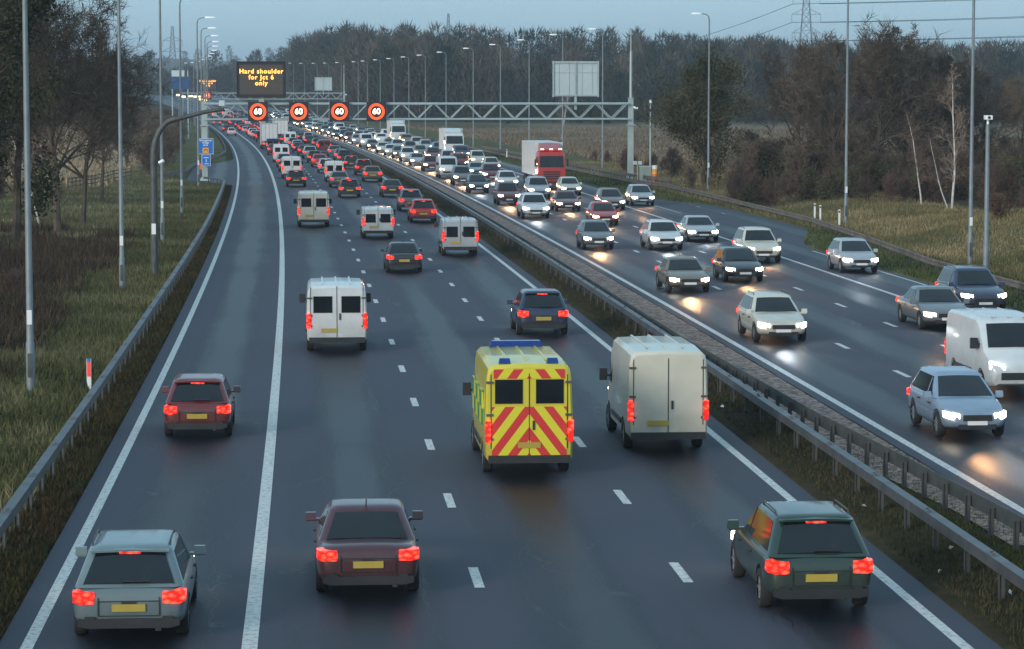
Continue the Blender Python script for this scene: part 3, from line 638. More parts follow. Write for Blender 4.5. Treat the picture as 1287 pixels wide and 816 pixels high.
RL = [(133, 1220), (175, 1063), (233, 890), (287, 757), (317, 707), (349, 665), (384, 629), (418, 595), (455, 561), (494, 535), (526, 512), (560, 490), (594, 478), (628, 462), (665, 451), (705, 426), (745, 412), (785, 398), (830, 384), (875, 370)]
for q, (Y, px) in enumerate(RL):
    off = pix(px, Y); off = float(np.clip(off, 33.2, 37.9))
    lamp(off, Y, -1, 15.3, f'tall grey street lamp, {ordn[q]} from the camera along the right verge', 'street lamps along the right verge')

# camera mast on the right, arched mast on the left
m_ = empty('camera_mast', G(pix(1240, 129), 129)); tag(m_, 'short thick grey mast topped by a camera beside the nearest right lamp column', 'camera mast')
MB().path([(0, 0, -.3), (0, 0, 1.2), (0, 0, 1.25), (0, 0, 7.1)], [.15, .15, .12, .10], 10).build('mast', M['steel'], m_, True)
c_ = MB().rod((0, 0, 7.1), (0, 0, 7.3), .06).box((0, -.05, 7.42), (.34, .5, .2)).build('camera', M['lamp_head'], m_); MB().rod((0, -.3, 7.42), (0, -.36, 7.42), .07, 10).build('lens', M['black'], c_)
base = G(-6.0, 125.5); m_ = empty('arched_mast', base); tag(m_, 'dark grey mast arching right over the hard shoulder beside the third left lamp column', 'mast')
ar = [(0, 0, -.2), (0, 0, 5.6)] + [(1.1 - 1.1 * math.cos(t), 0, 5.6 + 1.75 * math.sin(t)) for t in np.linspace(.2, 1.35, 7)] + [(1.5, 0, 7.45), (2.4, .05, 7.68), (3.35, .1, 7.82)]
MB().path(ar, [.19, .17] + [.155 - .006 * i for i in range(7)] + [.11, .10, .085], 12).build('mast', M['steel_dark'], m_, True)
MB().box((0, -.19, 2.2), (.2, .02, .5)).build('number_plate', M['signwhite'], m_); MB().box((0, -.20, 1.2), (.16, .03, .9)).build('access_door', M['steel_dark'], m_)
MB().rod((3.25, .1, 7.8), (3.25, .1, 8.0), .03).box((3.25, 0, 8.1), (.26, .3, .26)).build('camera', M['signback'], m_)
MB().path([(.28, -.15, 5.3), (.5, -.2, 5.42)], .08, 8).build('floodlight', M['lamp_head'], m_)

# ------------------------------------------------------------------ text
def text_mesh(name, body, size, mat, align='CENTER', bold=0.0, depth=.01, spacing=1.0, line=1.0):
    cu = bpy.data.curves.new(name, 'FONT'); cu.body = body; cu.size = size; cu.align_x = align; cu.align_y = 'CENTER'; cu.offset = bold; cu.extrude = depth; cu.space_character = spacing; cu.space_line = line; cu.resolution_u = 3
    t = bpy.data.objects.new(name, cu); C.objects.link(t); bpy.context.view_layer.update()
    me = bpy.data.meshes.new_from_object(t.evaluated_get(bpy.context.evaluated_depsgraph_get())); bpy.data.objects.remove(t)
    me.transform(Matrix.Rotation(R(90), 4, 'X')); me.materials.clear(); me.materials.append(mat); me.name = name; return me
def ring(mb, c, r0, r1, th, n=40):
    k = []
    for (r, y) in ((r0, 0), (r1, 0), (r1, th), (r0, th)): k.append([(c[0] + r * math.cos(2 * math.pi * i / n), c[1] - y, c[2] + r * math.sin(2 * math.pi * i / n)) for i in range(n)])
    vs = sum(k, []); fs = []
    for a in range(4):
        b_ = (a + 1) % 4
        for i in range(n): j = (i + 1) % n; fs.append((a * n + i, a * n + j, b_ * n + j, b_ * n + i))
    mb.add(vs, fs); return mb

# ------------------------------------------------------------------ gantries
def gantry(Yc, oL, oR, label, camL, near_=True):
    A = P(oL, Yc - (oR - oL) * .05 * math.tan(head(Yc)) * 10 * .0); h = head(Yc)
    root = empty('gantry', P(oL, Yc)); root.rotation_euler = (0, 0, h); tag(root, label, 'gantry'); Wg = (oR - oL) * math.cos(h) + .0
    zb, zt = 5.95, 7.45
    t = MB()
    for y in (-.75, .75):
        t.rod((0, y, zt), (Wg, y, zt), .125, 6); t.rod((0, y, zb), (Wg, y, zb), .105, 6)
        n_ = int(round(Wg / 3.25)); st_ = Wg / n_
        for i in range(n_):
            x0 = i * st_; t.rod((x0 + .1, y, zt), (x0 + st_ / 2, y, zb), .06, 5); t.rod((x0 + st_ / 2, y, zb), (x0 + st_ - .1, y, zt), .06, 5)
    n_ = int(round(Wg / 3.25)); st_ = Wg / n_
    for i in range(n_ + 1):
        t.rod((i * st_, -.75, zt), (i * st_, .75, zt), .05, 5)
        if i < n_: t.rod((i * st_ + st_ / 2, -.75, zb), (i * st_ + st_ / 2, .75, zb), .05, 5)
    t.build('truss', M['gantry'], root)
    d = MB().box((Wg / 2, 0, zb + .12), (Wg - 1, .9, .06)); d.build('walkway', M['steel_dark'], root)
    for x, top in ((0, 7.7), (Wg + .35, 7.9)):
        l = MB(); l.box((x, 0, top / 2), (.55, .6, top), taper=(.85, .85)); l.box((x, 0, 5.35), (.85, .9, .10)); l.box((x, 0, .12), (1.0, 1.0, .35), taper=(.8, .8)); l.build('leg', M['gantry'], root)
    mt = MB(); mt.rod((Wg + .35, 0, 7.9), (Wg + .35, 0, 12.6), .14, 8, .12); mt.rod((Wg + .35, 0, 12.6), (Wg + .35, 0, 14.2), .06, 6); mt.box((Wg + .35, 0, 14.25), (.4, .1, .05)); mt.rod((Wg + .35, 0, 14.25), (Wg + .35, 0, 14.7), .09, 8); mt.box((Wg + .35, 0, 8.0), (.5, .5, .1)); mt.build('mast', M['gantry'], root, True)
    MB().path([(Wg + .6, -.3, 7.1), (Wg + 1.0, -.4, 7.0)], .12, 8).build('camera', M['lamp_head'], root)
    # blank back of a sign for the other carriageway
    return root, Wg, zb, zt
g1, WG, ZB, ZT = gantry(260.0, -6.7, 35.0, 'long grey-green lattice gantry spanning both carriageways in front of the far traffic', True)
def sign_back(root, x, z0, wd, hh, label, zt):
    p = empty('sign_panel', (0, 0, 0)); p.parent = None; p.location = root.matrix_basis @ Vector((x, -.4, z0)) if False else root.location + Matrix.Rotation(root.rotation_euler.z, 3, 'Z') @ Vector((x, -.35, z0)); p.rotation_euler = root.rotation_euler; tag(p, label, 'sign')
    MB().box((0, 0, hh / 2), (wd, .12, hh)).build('panel', M['signback'], p)
    fr = MB(); e = .12
    for zz in (e, hh - e): fr.box((0, -.12, zz), (wd + .1, .10, .15))
    for xx in (-wd / 2 + .05, 0, wd / 2 - .05): fr.box((xx, -.16, hh / 2), (.14, .10, hh + .1))
    for xx in (-wd * .36, -wd * .14, wd * .14, wd * .36): fr.box((xx, -.085, hh / 2), (.03, .03, hh * .98))
    fr.box((0, -.085, hh * .68), (wd * .96, .03, .05))
    fr.build('frame', M['gantry'], p); MB().box((0, 0, -(z0 - zt) / 2 - .3), (.22, .22, z0 - zt + .55)).build('bracket', M['gantry'], p)
def on_gantry(root, x, y, z): return root.location + Matrix.Rotation(root.rotation_euler.z, 3, 'Z') @ Vector((x, y, z))
def gx(root, px, Y): return ((px - PW / 2) * Y / FPX - root.location.x) / math.cos(root.rotation_euler.z)
sign_back(g1, gx(g1, 723, 262), 8.15, 4.55, 3.45, 'pale blank back of the large sign panel standing on the near gantry', ZT)
def vms(root, x, z0, wd, hh, body, size, label):
    p = empty('message_sign', on_gantry(root, x, -1.05, z0), root.rotation_euler.z); tag(p, label, 'message sign')
    MB().box((0, 0, hh / 2), (wd, .5, hh)).build('housing', M['black'], p)
    fc = MB().box((0, -.262, hh / 2), (wd * .88, .02, hh * .82)).build('display', M['vms'], p)
    t = link('message', text_mesh('message', body, size, M['amber'], bold=.011, spacing=1.16, line=.92), p); t.location = (0, -.285, hh * .56)
    fr = MB(); 
    for xx in (-wd / 2 + .04, wd / 2 - .04): fr.box((xx, -.27, hh / 2), (.08, .06, hh))
    for zz in (.04, hh - .04): fr.box((0, -.275, zz), (wd - .17, .06, .08))
    fr.build('frame', M['black'], p); MB().box((0, .1, -.14), (wd * 1.0, .12, .10)).box((0, .1, -.4), (.5, .3, .5)).build('bracket', M['gantry'], p)
    return p
vms(g1, gx(g1, 326.5, 258), 8.05, 4.75, 3.5, 'Hard shoulder\nfor Jct 6\nonly', .62, 'black message sign reading Hard shoulder for Jct 6 only in amber lights')
SG = 'speed limit signals on the near gantry'
for px, nm in ((322, 'leftmost'), (373, 'second from the left'), (424, 'third from the left'), (470.5, 'rightmost')):
    p = empty('speed_signal', on_gantry(g1, gx(g1, px, 258), -1.05, ZB - .2), g1.rotation_euler.z); tag(p, f'black signal showing 60 in a red ring, {nm} on the near gantry', 'speed signal', SG)
    MB().box((0, 0, .95), (1.9, .35, 1.9)).build('housing', M['black'], p)
    r = MB(); ring(r, (0, -.19, .95), .56, .70, .02); r.build('outer_ring', M['redled'], p); r = MB(); ring(r, (0, -.19, .95), .72, .80, .015); r.build('red_ring', M['redled'], p)
    t = link('numerals', text_mesh('numerals', '60', .78, M['whiteled'], bold=.02), p); t.location = (0, -.2, .95)
    MB().box((0, .35, 1.55), (.3, .4, .15)).build('bracket', M['gantry'], p)
g2, WG2, _, _ = gantry(684.0, -9.5, 32.3, 'small distant lattice gantry across the motorway behind the near one', False)
sign_back(g2, gx(g2, 406, 686), 8.1, 4.4, 3.4, 'pale blank back of the sign panel on the distant gantry', ZT)
vms(g2, gx(g2, 262, 684), 8.0, 4.75, 3.5, 'Hard shoulder\nfor Jct 6\nonly', .62, 'distant message sign with amber letters on the far gantry')
p = empty('speed_signal', on_gantry(g2, gx(g2, 261, 684), -1.05, 5.9), g2.rotation_euler.z); tag(p, 'distant red ringed speed signal below the far amber message sign', 'speed signal')
MB().box((0, 0, .95), (1.9, .35, 1.9)).build('housing', M['black'], p); r = MB(); ring(r, (0, -.19, .95), .5, .8, .02); r.build('red_ring', M['redled'], p)
t = link('numerals', text_mesh('numerals', '60', .78, M['whiteled'], bold=.02), p); t.location = (0, -.2, .95)

# ---- signs on the left
p = empty('refuge_sign', on_gantry(g1, .1, -.75, 0), g1.rotation_euler.z); tag(p, 'blue emergency refuge area sign with orange symbol on the left gantry leg', 'sign')
u_ = MB().box((0, 0, 3.35), (1.5, .05, 1.5)).build('upper_panel', M['signblue'], p); t = link('lettering', text_mesh('lettering', 'Emergency\nrefuge\narea', .27, M['signwhite'], bold=.006, line=.85), u_); t.location = (0, -.035, 3.70)
MB().box((0, -.04, 2.95), (.58, .03, .52)).build('orange_symbol', M['signorange'], u_); MB().path([(-.16, -.065, 2.86), (-.12, -.065, 3.03), (.12, -.065, 3.03), (.16, -.065, 2.86)], .035, 5).build('handset', M['black'], u_)
fr = MB()
for z in (2.61, 4.09): fr.box((0, -.03, z), (1.5, .02, .035))
for x in (-.735, .735): fr.box((x, -.03, 3.35), (.035, .02, 1.44))
fr.build('border', M['signwhite'], u_)
l_ = MB().box((.05, -.01, 1.98), (.84, .05, 1.1)).build('lower_panel', M['signblue'], p); fr = MB()
for z in (1.45, 2.51): fr.box((.05, -.045, z), (.84, .02, .03))
for x in (-.355, .455): fr.box((x, -.045, 1.98), (.03, .02, 1.03))
fr.box((.05, -.045, 2.25), (.5, .01, .07)); fr.box((.05, -.045, 1.95), (.07, .01, .3)); fr.box((.05, -.045, 1.65), (.5, .01, .06)); fr.build('white_marks', M['signwhite'], l_)
p = empty('emergency_phone', G(pix(253, 262), 262)); tag(p, 'orange emergency telephone box on a post beside the left gantry leg', 'telephone')
MB().rod((0, 0, 0), (0, 0, 1.1), .06).build('post', M['steel_dark'], p); MB().box((0, 0, 1.35), (.42, .35, .6)).build('box', M['orange'], p); MB().box((0, -.18, 1.4), (.25, .02, .3)).build('door', M['orange'], p)
p = empty('direction_sign', G(pix(228, 480), 480)); tag(p, 'distant blue and white direction sign behind the left lamp columns', 'sign')
for x in (-1.4, 1.4): MB().rod((x, .1, 0), (x, .1, 12.2), .12, 8).build('post', M['gantry'], p)
MB().box((0, 0, 10.0), (3.3, .08, 2.2)).build('blue_panel', simple('dull_blue', (.01, .06, .18)), p); MB().box((-.35, 0, 11.7), (2.3, .08, 1.1)).build('white_panel', M['signback'], p)

# right roadside furniture
p = empty('roadside_cabinet', G(pix(811, 247), 247)); tag(p, 'grey-green equipment cabinet at the foot of the right gantry post', 'cabinet')
MB().box((0, 0, .85), (1.1, .5, 1.7)).build('body', M['cabinet'], p); MB().box((0, 0, 1.73), (1.2, .6, .06)).build('lid', M['signback'], p); MB().box((-.27, -.26, .85), (.5, .02, 1.5)).box((.27, -.26, .85), (.5, .02, 1.5)).build('door', M['cabinet'], p)
p = empty('striped_marker_post', G(pix(823, 245), 245)); tag(p, 'orange and white banded drum post right of the equipment cabinet', 'marker post')
for z, mm, nm in ((.35, 'orange', 'red_band'), (.85, 'orange', 'red_band'), (1.3, 'signorange', 'orange_band'), (1.65, 'signwhite', 'white_band')): MB().path([(0, 0, z - .22), (0, 0, z + .22)], .26, 12).build(nm, M[mm], p, True)
p = empty('camera_mast', G(pix(817, 250), 250)); tag(p, 'thin pole with a small camera on top behind the equipment cabinet', 'camera mast')
MB().path([(0, 0, -.1), (0, 0, 7.6)], [.09, .06], 8).build('mast', M['gantry'], p, True); MB().box((0, -.05, 7.75), (.2, .35, .3)).build('camera', M['lamp_head'], p)
p = empty('traffic_detector', G(pix(801, 247), 247)); tag(p, 'small twin box detector on a short post left of the cabinet', 'detector'); MB().rod((0, 0, 0), (0, 0, 1.9), .05).build('post', M['gantry'], p); MB().box((-.22, 0, 2.05), (.36, .3, .32)).box((.22, 0, 2.05), (.36, .3, .32)).build('twin_box', M['signback'], p)
mk = MB().box((0, 0, .5), (.12, .05, 1.0)).mesh('marker_post', M['signwhite']); mt_ = MB().box((0, 0, .86), (.10, .062, .12)).mesh('reflector', M['black'])
for q, (px, Y, lb) in enumerate(((1024, 181, 'white marker post behind the right barrier, left one of a close pair'), (1031, 179, 'white marker post behind the right barrier, right one of a close pair'), (1055, 171, 'single white marker post beside the second right lamp column'), (637, 331, 'small white marker post at the field edge left of the right gantry post'))):
    o = link('marker_post', mk); o.location = G(pix(px, Y), Y, .05 if q < 3 else .5); link('reflector', mt_, o); tag(o, lb, 'marker post', 'marker posts')
o = link('marker_post', MB().box((0, 0, .45), (.13, .05, .95)).mesh('marker_post', M['signwhite'])); o.location = G(pix(109, 77), 77); tag(o, 'small marker post with a red reflector behind the left barrier', 'marker post', 'marker posts')
MB().box((0, -.03, .62), (.1, .02, .42)).build('red_reflector', emit('reflector_red_glow', (1, .05, .03), .35, (.6, .03, .02)), o); MB().box((0, -.03, .88), (.1, .02, .1)).build('blue_cap', M['signblue'], o)  # red reflector glows faintly by itself, imitating light thrown back
lt = MB().add([(-.1, -.06, 0), (.12, -.05, .02), (.09, .08, .07), (-.05, .1, .1), (0, 0, .12)], [(0, 1, 4), (1, 2, 4), (2, 3, 4), (3, 0, 4), (3, 2, 1, 0)]).mesh('litter', M['signwhite'])
for off, Y in ((12.2, 47), (12.4, 54.5), (12.9, 45), (13.0, 49.5), (12.2, 72)):
    o = link('litter', lt); o.location = P(off, Y, .12); o.rotation_euler = (random.random(), random.random(), random.random() * 6); o.scale = (.45, .45, .45); tag(o, 'crumpled pale scrap of litter in the weeds of the central reservation', 'litter', 'litter scraps in the central reservation')

# ------------------------------------------------------------------ pylons and cables
def pylon(px, Y, H_, label, wbase, rz=0.0, zg=None):
    x = (px - PW / 2) * Y / FPX; z0 = 4.0 if zg is None else zg
    o = empty('electricity_pylon', (x, Y, z0), rz); tag(o, label, 'pylon'); t = MB(); r = .085 * Y / 1000 + .02
    lv = [0, .14, .27, .38, .47, .55, .62, .68, .74, .80, .86, .92, 1.0]
    def wd(u): return wbase * (1 - u) ** 1.3 * .5 + .6
    for a, b_ in zip(lv, lv[1:]):
        A, B = wd(a), wd(b_); ca = [(-A, -A), (A, -A), (A, A), (-A, A)]; cb = [(-B, -B), (B, -B), (B, B), (-B, B)]
        for i in range(4):
            j = (i + 1) % 4; t.rod((*ca[i], a * H_), (*cb[i], b_ * H_), r, 4); t.rod((*ca[i], a * H_), (*cb[j], b_ * H_), r * .6, 3); t.rod((*ca[j], a * H_), (*cb[i], b_ * H_), r * .6, 3); t.rod((*cb[i], b_ * H_), (*cb[j], b_ * H_), r * .6, 3)
    t.build('lattice_tower', M['pylon'], o); tips = []
    for u, L_ in ((.53, 5.6), (.67, 5.8), (.81, 5.4)):
        for s in (-1, 1):
            a = MB(); w0 = wd(u); a.rod((s * w0, 0, u * H_), (s * L_, 0, u * H_ + .1), r * .8, 4); a.rod((s * w0, 0, u * H_ + 2.2), (s * L_, 0, u * H_ + .1), r * .8, 4); a.rod((s * (w0 + L_) / 2, 0, u * H_), (s * (w0 + L_) / 2, 0, u * H_ + 1.1), r * .5, 3)
            a.build('cross_arm', M['pylon'], o); i_ = MB(); i_.rod((s * L_, 0, u * H_ + .1), (s * L_, 0, u * H_ - 3.2), r * .7, 4); i_.build('insulator', M['pylon'], o)
            tips.append(Vector((x, Y, z0)) + Matrix.Rotation(rz, 3, 'Z') @ Vector((s * L_, 0, u * H_ - 3.2)))
    return tips
t1 = pylon(1011, 1080, 53, 'grey lattice electricity pylon rising above the woods on the right', 8)
t2 = pylon(564, 2050, 60, 'small distant electricity pylon above the tree line behind the gantry', 9, .3, 8)
t3 = pylon(462, 2900, 60, 'very faint distant pylon above the woods left of the other', 9, .3, 18)
pylon(219, 1500, 43, 'faint distant pylon standing among the left lamp columns', 7, .2, 2)
def cable(a, b_, sag, r, label):
    m_ = MB(); pts = [a.lerp(b_, i / 24) - Vector((0, 0, sag * 4 * (i / 24) * (1 - i / 24))) for i in range(25)]
    m_.path([p - a for p in pts], r, 4); o = m_.build('power_cable', M['wire']); o.location = a; tag(o, label, 'cable', 'power cables of the pylon line')
nm_ = ['lower left', 'lower right', 'middle left', 'middle right', 'upper left', 'upper right']
for i, a in enumerate(t1):
    cable(a, a + Vector((330, -230, 18)), 5, .10, f'power cable running right from the {nm_[i]} arm tip of the near pylon')
for i in (0, 2, 4, 1): cable(t1[i], t2[i], 22, .12, f'power cable from the {nm_[i]} arm of the near pylon to the distant one')
for i in (0, 2): cable(t2[i], t3[i], 12, .16, f'thin power cable between the two distant pylons on their {nm_[i]} arms')
# far lit lamps left of the road
ll = MB().box((0, 0, 0), (.5, .5, .3)).mesh('lamp_glow', M['lit'])
for q, (px, py) in enumerate(((226, 119.5), (232, 121.5), (241, 121), (247, 121.5), (251, 121.5), (253.5, 125), (260.5, 126))):
    Y = 520 + q * 14; p = G(pix(px, Y), Y); ztop = HC - (py - YH) * Y / FPX; o = empty('low_street_lamp', p); tag(o, 'small distant lit lamp behind the left thicket', 'street lamp', 'lit lamps behind the left thicket')
    hh = max(ztop - p.z, 2); MB().rod((0, 0, 0), (0, 0, hh), .07, 5).build('column', M['steel'], o); k = link('lamp_glow', ll, o); k.location = (0, 0, hh); k.scale = (1.6, 1, 1)
HAZE = 0.00019
if HAZE:
    hm = bpy.data.materials.new('haze'); hm.use_nodes = True; n = hm.node_tree; n.nodes.clear()
    ho = n.nodes.new('ShaderNodeOutputMaterial'); hv = n.nodes.new('ShaderNodeVolumePrincipled'); hv.inputs['Density'].default_value = HAZE; hv.inputs['Color'].default_value = (.80, .88, .96, 1); hv.inputs['Anisotropy'].default_value = .2
    n.links.new(hv.outputs[0], ho.inputs['Volume'])
    hz = MB().box((0, 4700, 57), (8600, 9600, 126)).build('haze', hm); tag(hz, kind='stuff')
#VEHICLES#
# ------------------------------------------------------------------ vehicles (local +Y is forwards)
def bool_cut(me, cuts):
    o = link('tmp', me); cs = []
    for c in cuts:
        k = link('tmpcut', c); cs.append(k); b_ = o.modifiers.new('b', 'BOOLEAN'); b_.operation = 'DIFFERENCE'; b_.object = k; b_.solver = 'EXACT'
    bpy.context.view_layer.update()
    r = bpy.data.meshes.new_from_object(o.evaluated_get(bpy.context.evaluated_depsgraph_get()))
    for k in cs + [o]: bpy.data.objects.remove(k)
    r.materials.clear(); r.materials.append(me.materials[0] if len(me.materials) else M['paint'])
    r.polygons.foreach_set('material_index', [0] * len(r.polygons))
    try: r.set_sharp_from_angle(angle=R(32))
    except Exception: pass
    return r
def subsurf(me, lv=1):
    o = link('tmp', me); k = o.modifiers.new('s', 'SUBSURF'); k.levels = k.render_levels = lv; bpy.context.view_layer.update()
    r = bpy.data.meshes.new_from_object(o.evaluated_get(bpy.context.evaluated_depsgraph_get())); bpy.data.objects.remove(o); return r
def mirror_sec(h, y): return [Vector((x, y, z)) for x, z in h] + [Vector((-x, y, z)) for x, z in reversed(h) if abs(x) > 1e-6]
def rrect(xh, y0, y1, z, r=.12, n=3):
    pts = []
    for cx, cy, a0 in ((xh - r, y1 - r, 0), (-xh + r, y1 - r, 90), (-xh + r, y0 + r, 180), (xh - r, y0 + r, 270)):
        for i in range(n + 1):
            a = R(a0 + 90 * i / n); pts.append(Vector((cx + r * math.cos(a), cy + r * math.sin(a), z)))
    return pts
def panel(corners, off=.008, th=.012):
    c = [Vector(p) for p in corners]; n_ = (c[1] - c[0]).cross(c[3] - c[0]).normalized()
    a = [p + n_ * off for p in c]; b_ = [p - n_ * th for p in c]; mb = MB(); mb.add(a + b_, [(0, 1, 2, 3), (7, 6, 5, 4), (0, 4, 5, 1), (1, 5, 6, 2), (2, 6, 7, 3), (3, 7, 4, 0)]); return mb
def bowed(corners, off=.008, bow=.035, n=8):
    c = [Vector(p) for p in corners]; nn = (c[1] - c[0]).cross(c[3] - c[0]).normalized(); mb = MB(); V = []; F = []
    for j in range(4):
        t = j / 3; a = c[0].lerp(c[3], t); b_ = c[1].lerp(c[2], t)
        for i in range(n + 1): u = i / n; V.append(a.lerp(b_, u) + nn * (off + bow * (1 - (2 * u - 1) ** 2) * (.6 + .8 * t * (1 - t) * 2)))
    for j in range(3):
        for i in range(n): k = j * (n + 1) + i; F.append((k, k + 1, k + n + 2, k + n + 1))
    k0 = len(V); V += [p - nn * .02 for p in c]; F += [(k0 + 3, k0 + 2, k0 + 1, k0)]
    F.append(tuple([k0, k0 + 1] + [n - i for i in range(n + 1)])); F.append(tuple([k0 + 2, k0 + 3] + [3 * (n + 1) + i for i in range(n + 1)]))
    F.append((k0 + 3, k0, 0, n + 1, 2 * (n + 1), 3 * (n + 1))); F.append((k0 + 1, k0 + 2, 4 * (n + 1) - 1, 3 * (n + 1) - 1, 2 * (n + 1) - 1, n))
    return mb.add(V, F)
def wheel_parts(r, wd):
    t = MB(); prof = [(-wd / 2, r * .62), (-wd / 2, r * .93), (-wd / 2 + .03, r), (wd / 2 - .03, r), (wd / 2, r * .93), (wd / 2, r * .62)]; n = 20
    rings = [[Vector((x, q * math.cos(2 * math.pi * i / n), q * math.sin(2 * math.pi * i / n))) for i in range(n)] for x, q in prof]
    t.loft(rings, cap=False); rm = MB()
    for s in (-1, 1): rm.rod((s * wd * .1, 0, 0), (s * wd * .40, 0, 0), r * .62, 20)
    for i in range(5):
        a = 2 * math.pi * i / 5; 
        for s in (-1, 1): rm.box((s * wd * .43, r * .32 * math.cos(a), r * .32 * math.sin(a)), (.02, r * .12 if abs(math.cos(a)) < .5 else r * .5, r * .5 if abs(math.cos(a)) < .5 else r * .12))
    return t.mesh('tyre', M['tyre'], True), rm.mesh('rim', M['rim'])
KINDS = {}
def car_kind(key, L, W, H, zs, gb, gt, fb, ft, boot=None, roof_rails=False, sill=.22):
    h = L / 2; w = W / 2; zr = zs if boot is None else boot
    st = [(-h, w * .80, .40, zr - .20), (-h + .05, w * .90, .32, zr - .06), (-h + .22, w * .965, sill + .04, zr), (-h + .8, w * .995, sill, zs), (0, w, sill, zs), (h - 1.25, w * .995, sill, zs + .01),
          (h - .95, w * .985, sill, zs - .04), (h - .5, w * .95, sill + .02, zs - .12), (h - .16, w * .86, sill + .05, zs - .24), (h - .03, w * .72, .33, zs - .34), (h, w * .6, .38, zs - .40)]
    secs = []
    for y, ww, zb, zt in st:
        hh = zt - zb; secs.append(mirror_sec([(0, zb), (ww * .82, zb), (ww * .96, zb + .07), (ww * .99, zb + .35 * hh), (ww, zb + .62 * hh), (ww * .975, zt - .12), (ww * .93, zt - .03), (ww * .80, zt), (0, zt + .03)], y))
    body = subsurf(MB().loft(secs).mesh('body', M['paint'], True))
    wy = h - .86; r = .315 if H < 1.6 else .345; cuts = []
    for sx in (-1, 1):
        for sy in (-1, 1): cuts.append(MB().rod((sx * (w - .26), sy * wy, r), (sx * (w + .1), sy * wy, r), r + .065, 20).mesh('c', M['black']))
    body = bool_cut(body, cuts)
    P_ = [('body', body, (0, 0, 0))]
    # greenhouse
    xb, xt = w * .93, w * .72; yb0, yb1, yt0, yt1 = -h + gb, h - fb, -h + gt, h - ft; zb = zs - .03; zt = H - .07
    def at(t): return (xb + (xt - xb) * t, yb0 + (yt0 - yb0) * t, yb1 + (yt1 - yb1) * t, zb + (zt - zb) * t)
    rings = []
    for t, e in ((0, 0), (1.0, 0), (1.12, .06), (1.16, .2)):
        x, y0, y1, z = at(min(t, 1)); z = zb + (H - zb) * (t / 1.16) if t > 1 else z; rings.append(rrect(x - e, y0 + e * 1.2, y1 - e * 1.2, min(z, H), max(.10, .16)))
    P_.append(('roof', MB().loft(rings).mesh('roof', M['paint'], True), (0, 0, 0)))
    if boot is None: P_.append(('spoiler', MB().loft([mirror_sec([(0, H - .075), (xt * .93, H - .09), (xt * .93, H - .06), (0, H - .035)], yy) for yy in (yt0 + .12, yt0 - .10)]).mesh('spoiler', M['paint'], True), (0, 0, 0)))
    def fr(t, s, y): x = at(t)[0]; return x * s
    a, b_ = .10, .92
    xa, ya0, ya1, za = at(a); xc, yc0, yc1, zc = at(b_)
    P_.append(('rear_window', bowed([(-xa + .12, ya0, za), (xa - .12, ya0, za), (xc - .13, yc0, zc), (-xc + .13, yc0, zc)]).mesh('rear_window', M['glass'], True), (0, 0, 0)))
    P_.append(('windscreen', bowed([(xa - .09, ya1, za), (-xa + .09, ya1, za), (-xc + .10, yc1, zc), (xc - .10, yc1, zc)]).mesh('windscreen', M['glass'], True), (0, 0, 0)))
    for s in (-1, 1):
        ym = .08
        for (u0, u1, l0, l1) in ((ya0 + .28, ym - .06, yc0 + .22, ym - .06), (ym + .03, ya1 - .30, ym + .03, yc1 - .12)):
            q = [(s * xa, u1, za), (s * xa, u0, za), (s * xc, l0, zc), (s * xc, l1, zc)] if s < 0 else [(s * xa, u0, za), (s * xa, u1, za), (s * xc, l1, zc), (s * xc, l0, zc)]
            P_.append(('side_window', panel(q).mesh('side_window', M['glass']), (0, 0, 0)))
    lz = zr - .17
    for s in (-1, 1):
        tl = MB(); tl.loft([[Vector((s * x, y, z)) for x, y, z in q] for q in ([(w * .58, -h + .0, lz - .10), (w * .58, -h + .0, lz + .07), (w * .60, -h + .14, lz + .10), (w * .60, -h + .14, lz - .12)], [(w * .84, -h - .015, lz - .11), (w * .84, -h - .015, lz + .09), (w * .86, -h + .2, lz + .11), (w * .86, -h + .2, lz - .12)], [(w * .955, -h + .09, lz - .09), (w * .955, -h + .09, lz + .08), (w * .97, -h + .30, lz + .08), (w * .97, -h + .30, lz - .08)])])
        P_.append(('taillight', tl.mesh('taillight', M['tail']), (0, 0, 0)))
        hz = zs - .33; hl = MB(); hl.loft([[Vector((s * x, y, z)) for x, y, z in q] for q in ([(w * .52, h - .01, hz - .07), (w * .52, h - .03, hz + .05), (w * .52, h - .25, hz + .05), (w * .52, h - .25, hz - .07)], [(w * .80, h - .09, hz - .08), (w * .80, h - .12, hz + .08), (w * .80, h - .35, hz + .06), (w * .80, h - .35, hz - .08)], [(w * .92, h - .24, hz - .05), (w * .92, h - .28, hz + .09), (w * .90, h - .5, hz + .08), (w * .90, h - .5, hz - .05)])])
        P_.append(('headlight', hl.mesh('headlight', M['head']), (0, 0, 0)))
        bl = MB().rod((s * w * .72, h - .10, hz), (s * w * .72, h - .035, hz - .005), .085, 12); P_.append(('headlight_bulb', bl.mesh('headlight_bulb', M['head']), (0, 0, 0)))
        P_.append(('mirror', MB().box((s * (w - .0), h - 1.42, zs - .02), (.30, .10, .05)).box((s * (w + .07), h - 1.42, zs + .05), (.20, .13, .14), taper=(.9, .7)).mesh('mirror', M['paint'], False), (0, 0, 0)))
        for y in (-.28, .88 if L > 4.3 else .8): P_.append(('door_handle', MB().box((s * (w * 1.0), y - .25, zs - .17), (.04, .18, .03)).mesh('door_handle', M['black']), (0, 0, 0)))
    P_.append(('number_plate', MB().box((0, -h - .012, zr - .34), (.52, .025, .12)).mesh('number_plate', M['plate_y']), (0, 0, 0)))
    P_.append(('brake_light', MB().box((0, yt0 - (.0 if boot is not None else .07), H - .10), (.34, .03, .025)).mesh('brake_light', M['tail']), (0, 0, 0)))
    P_.append(('front_plate', MB().box((0, h + .005, .44), (.52, .025, .11)).mesh('front_plate', M['plate_w']), (0, 0, 0)))
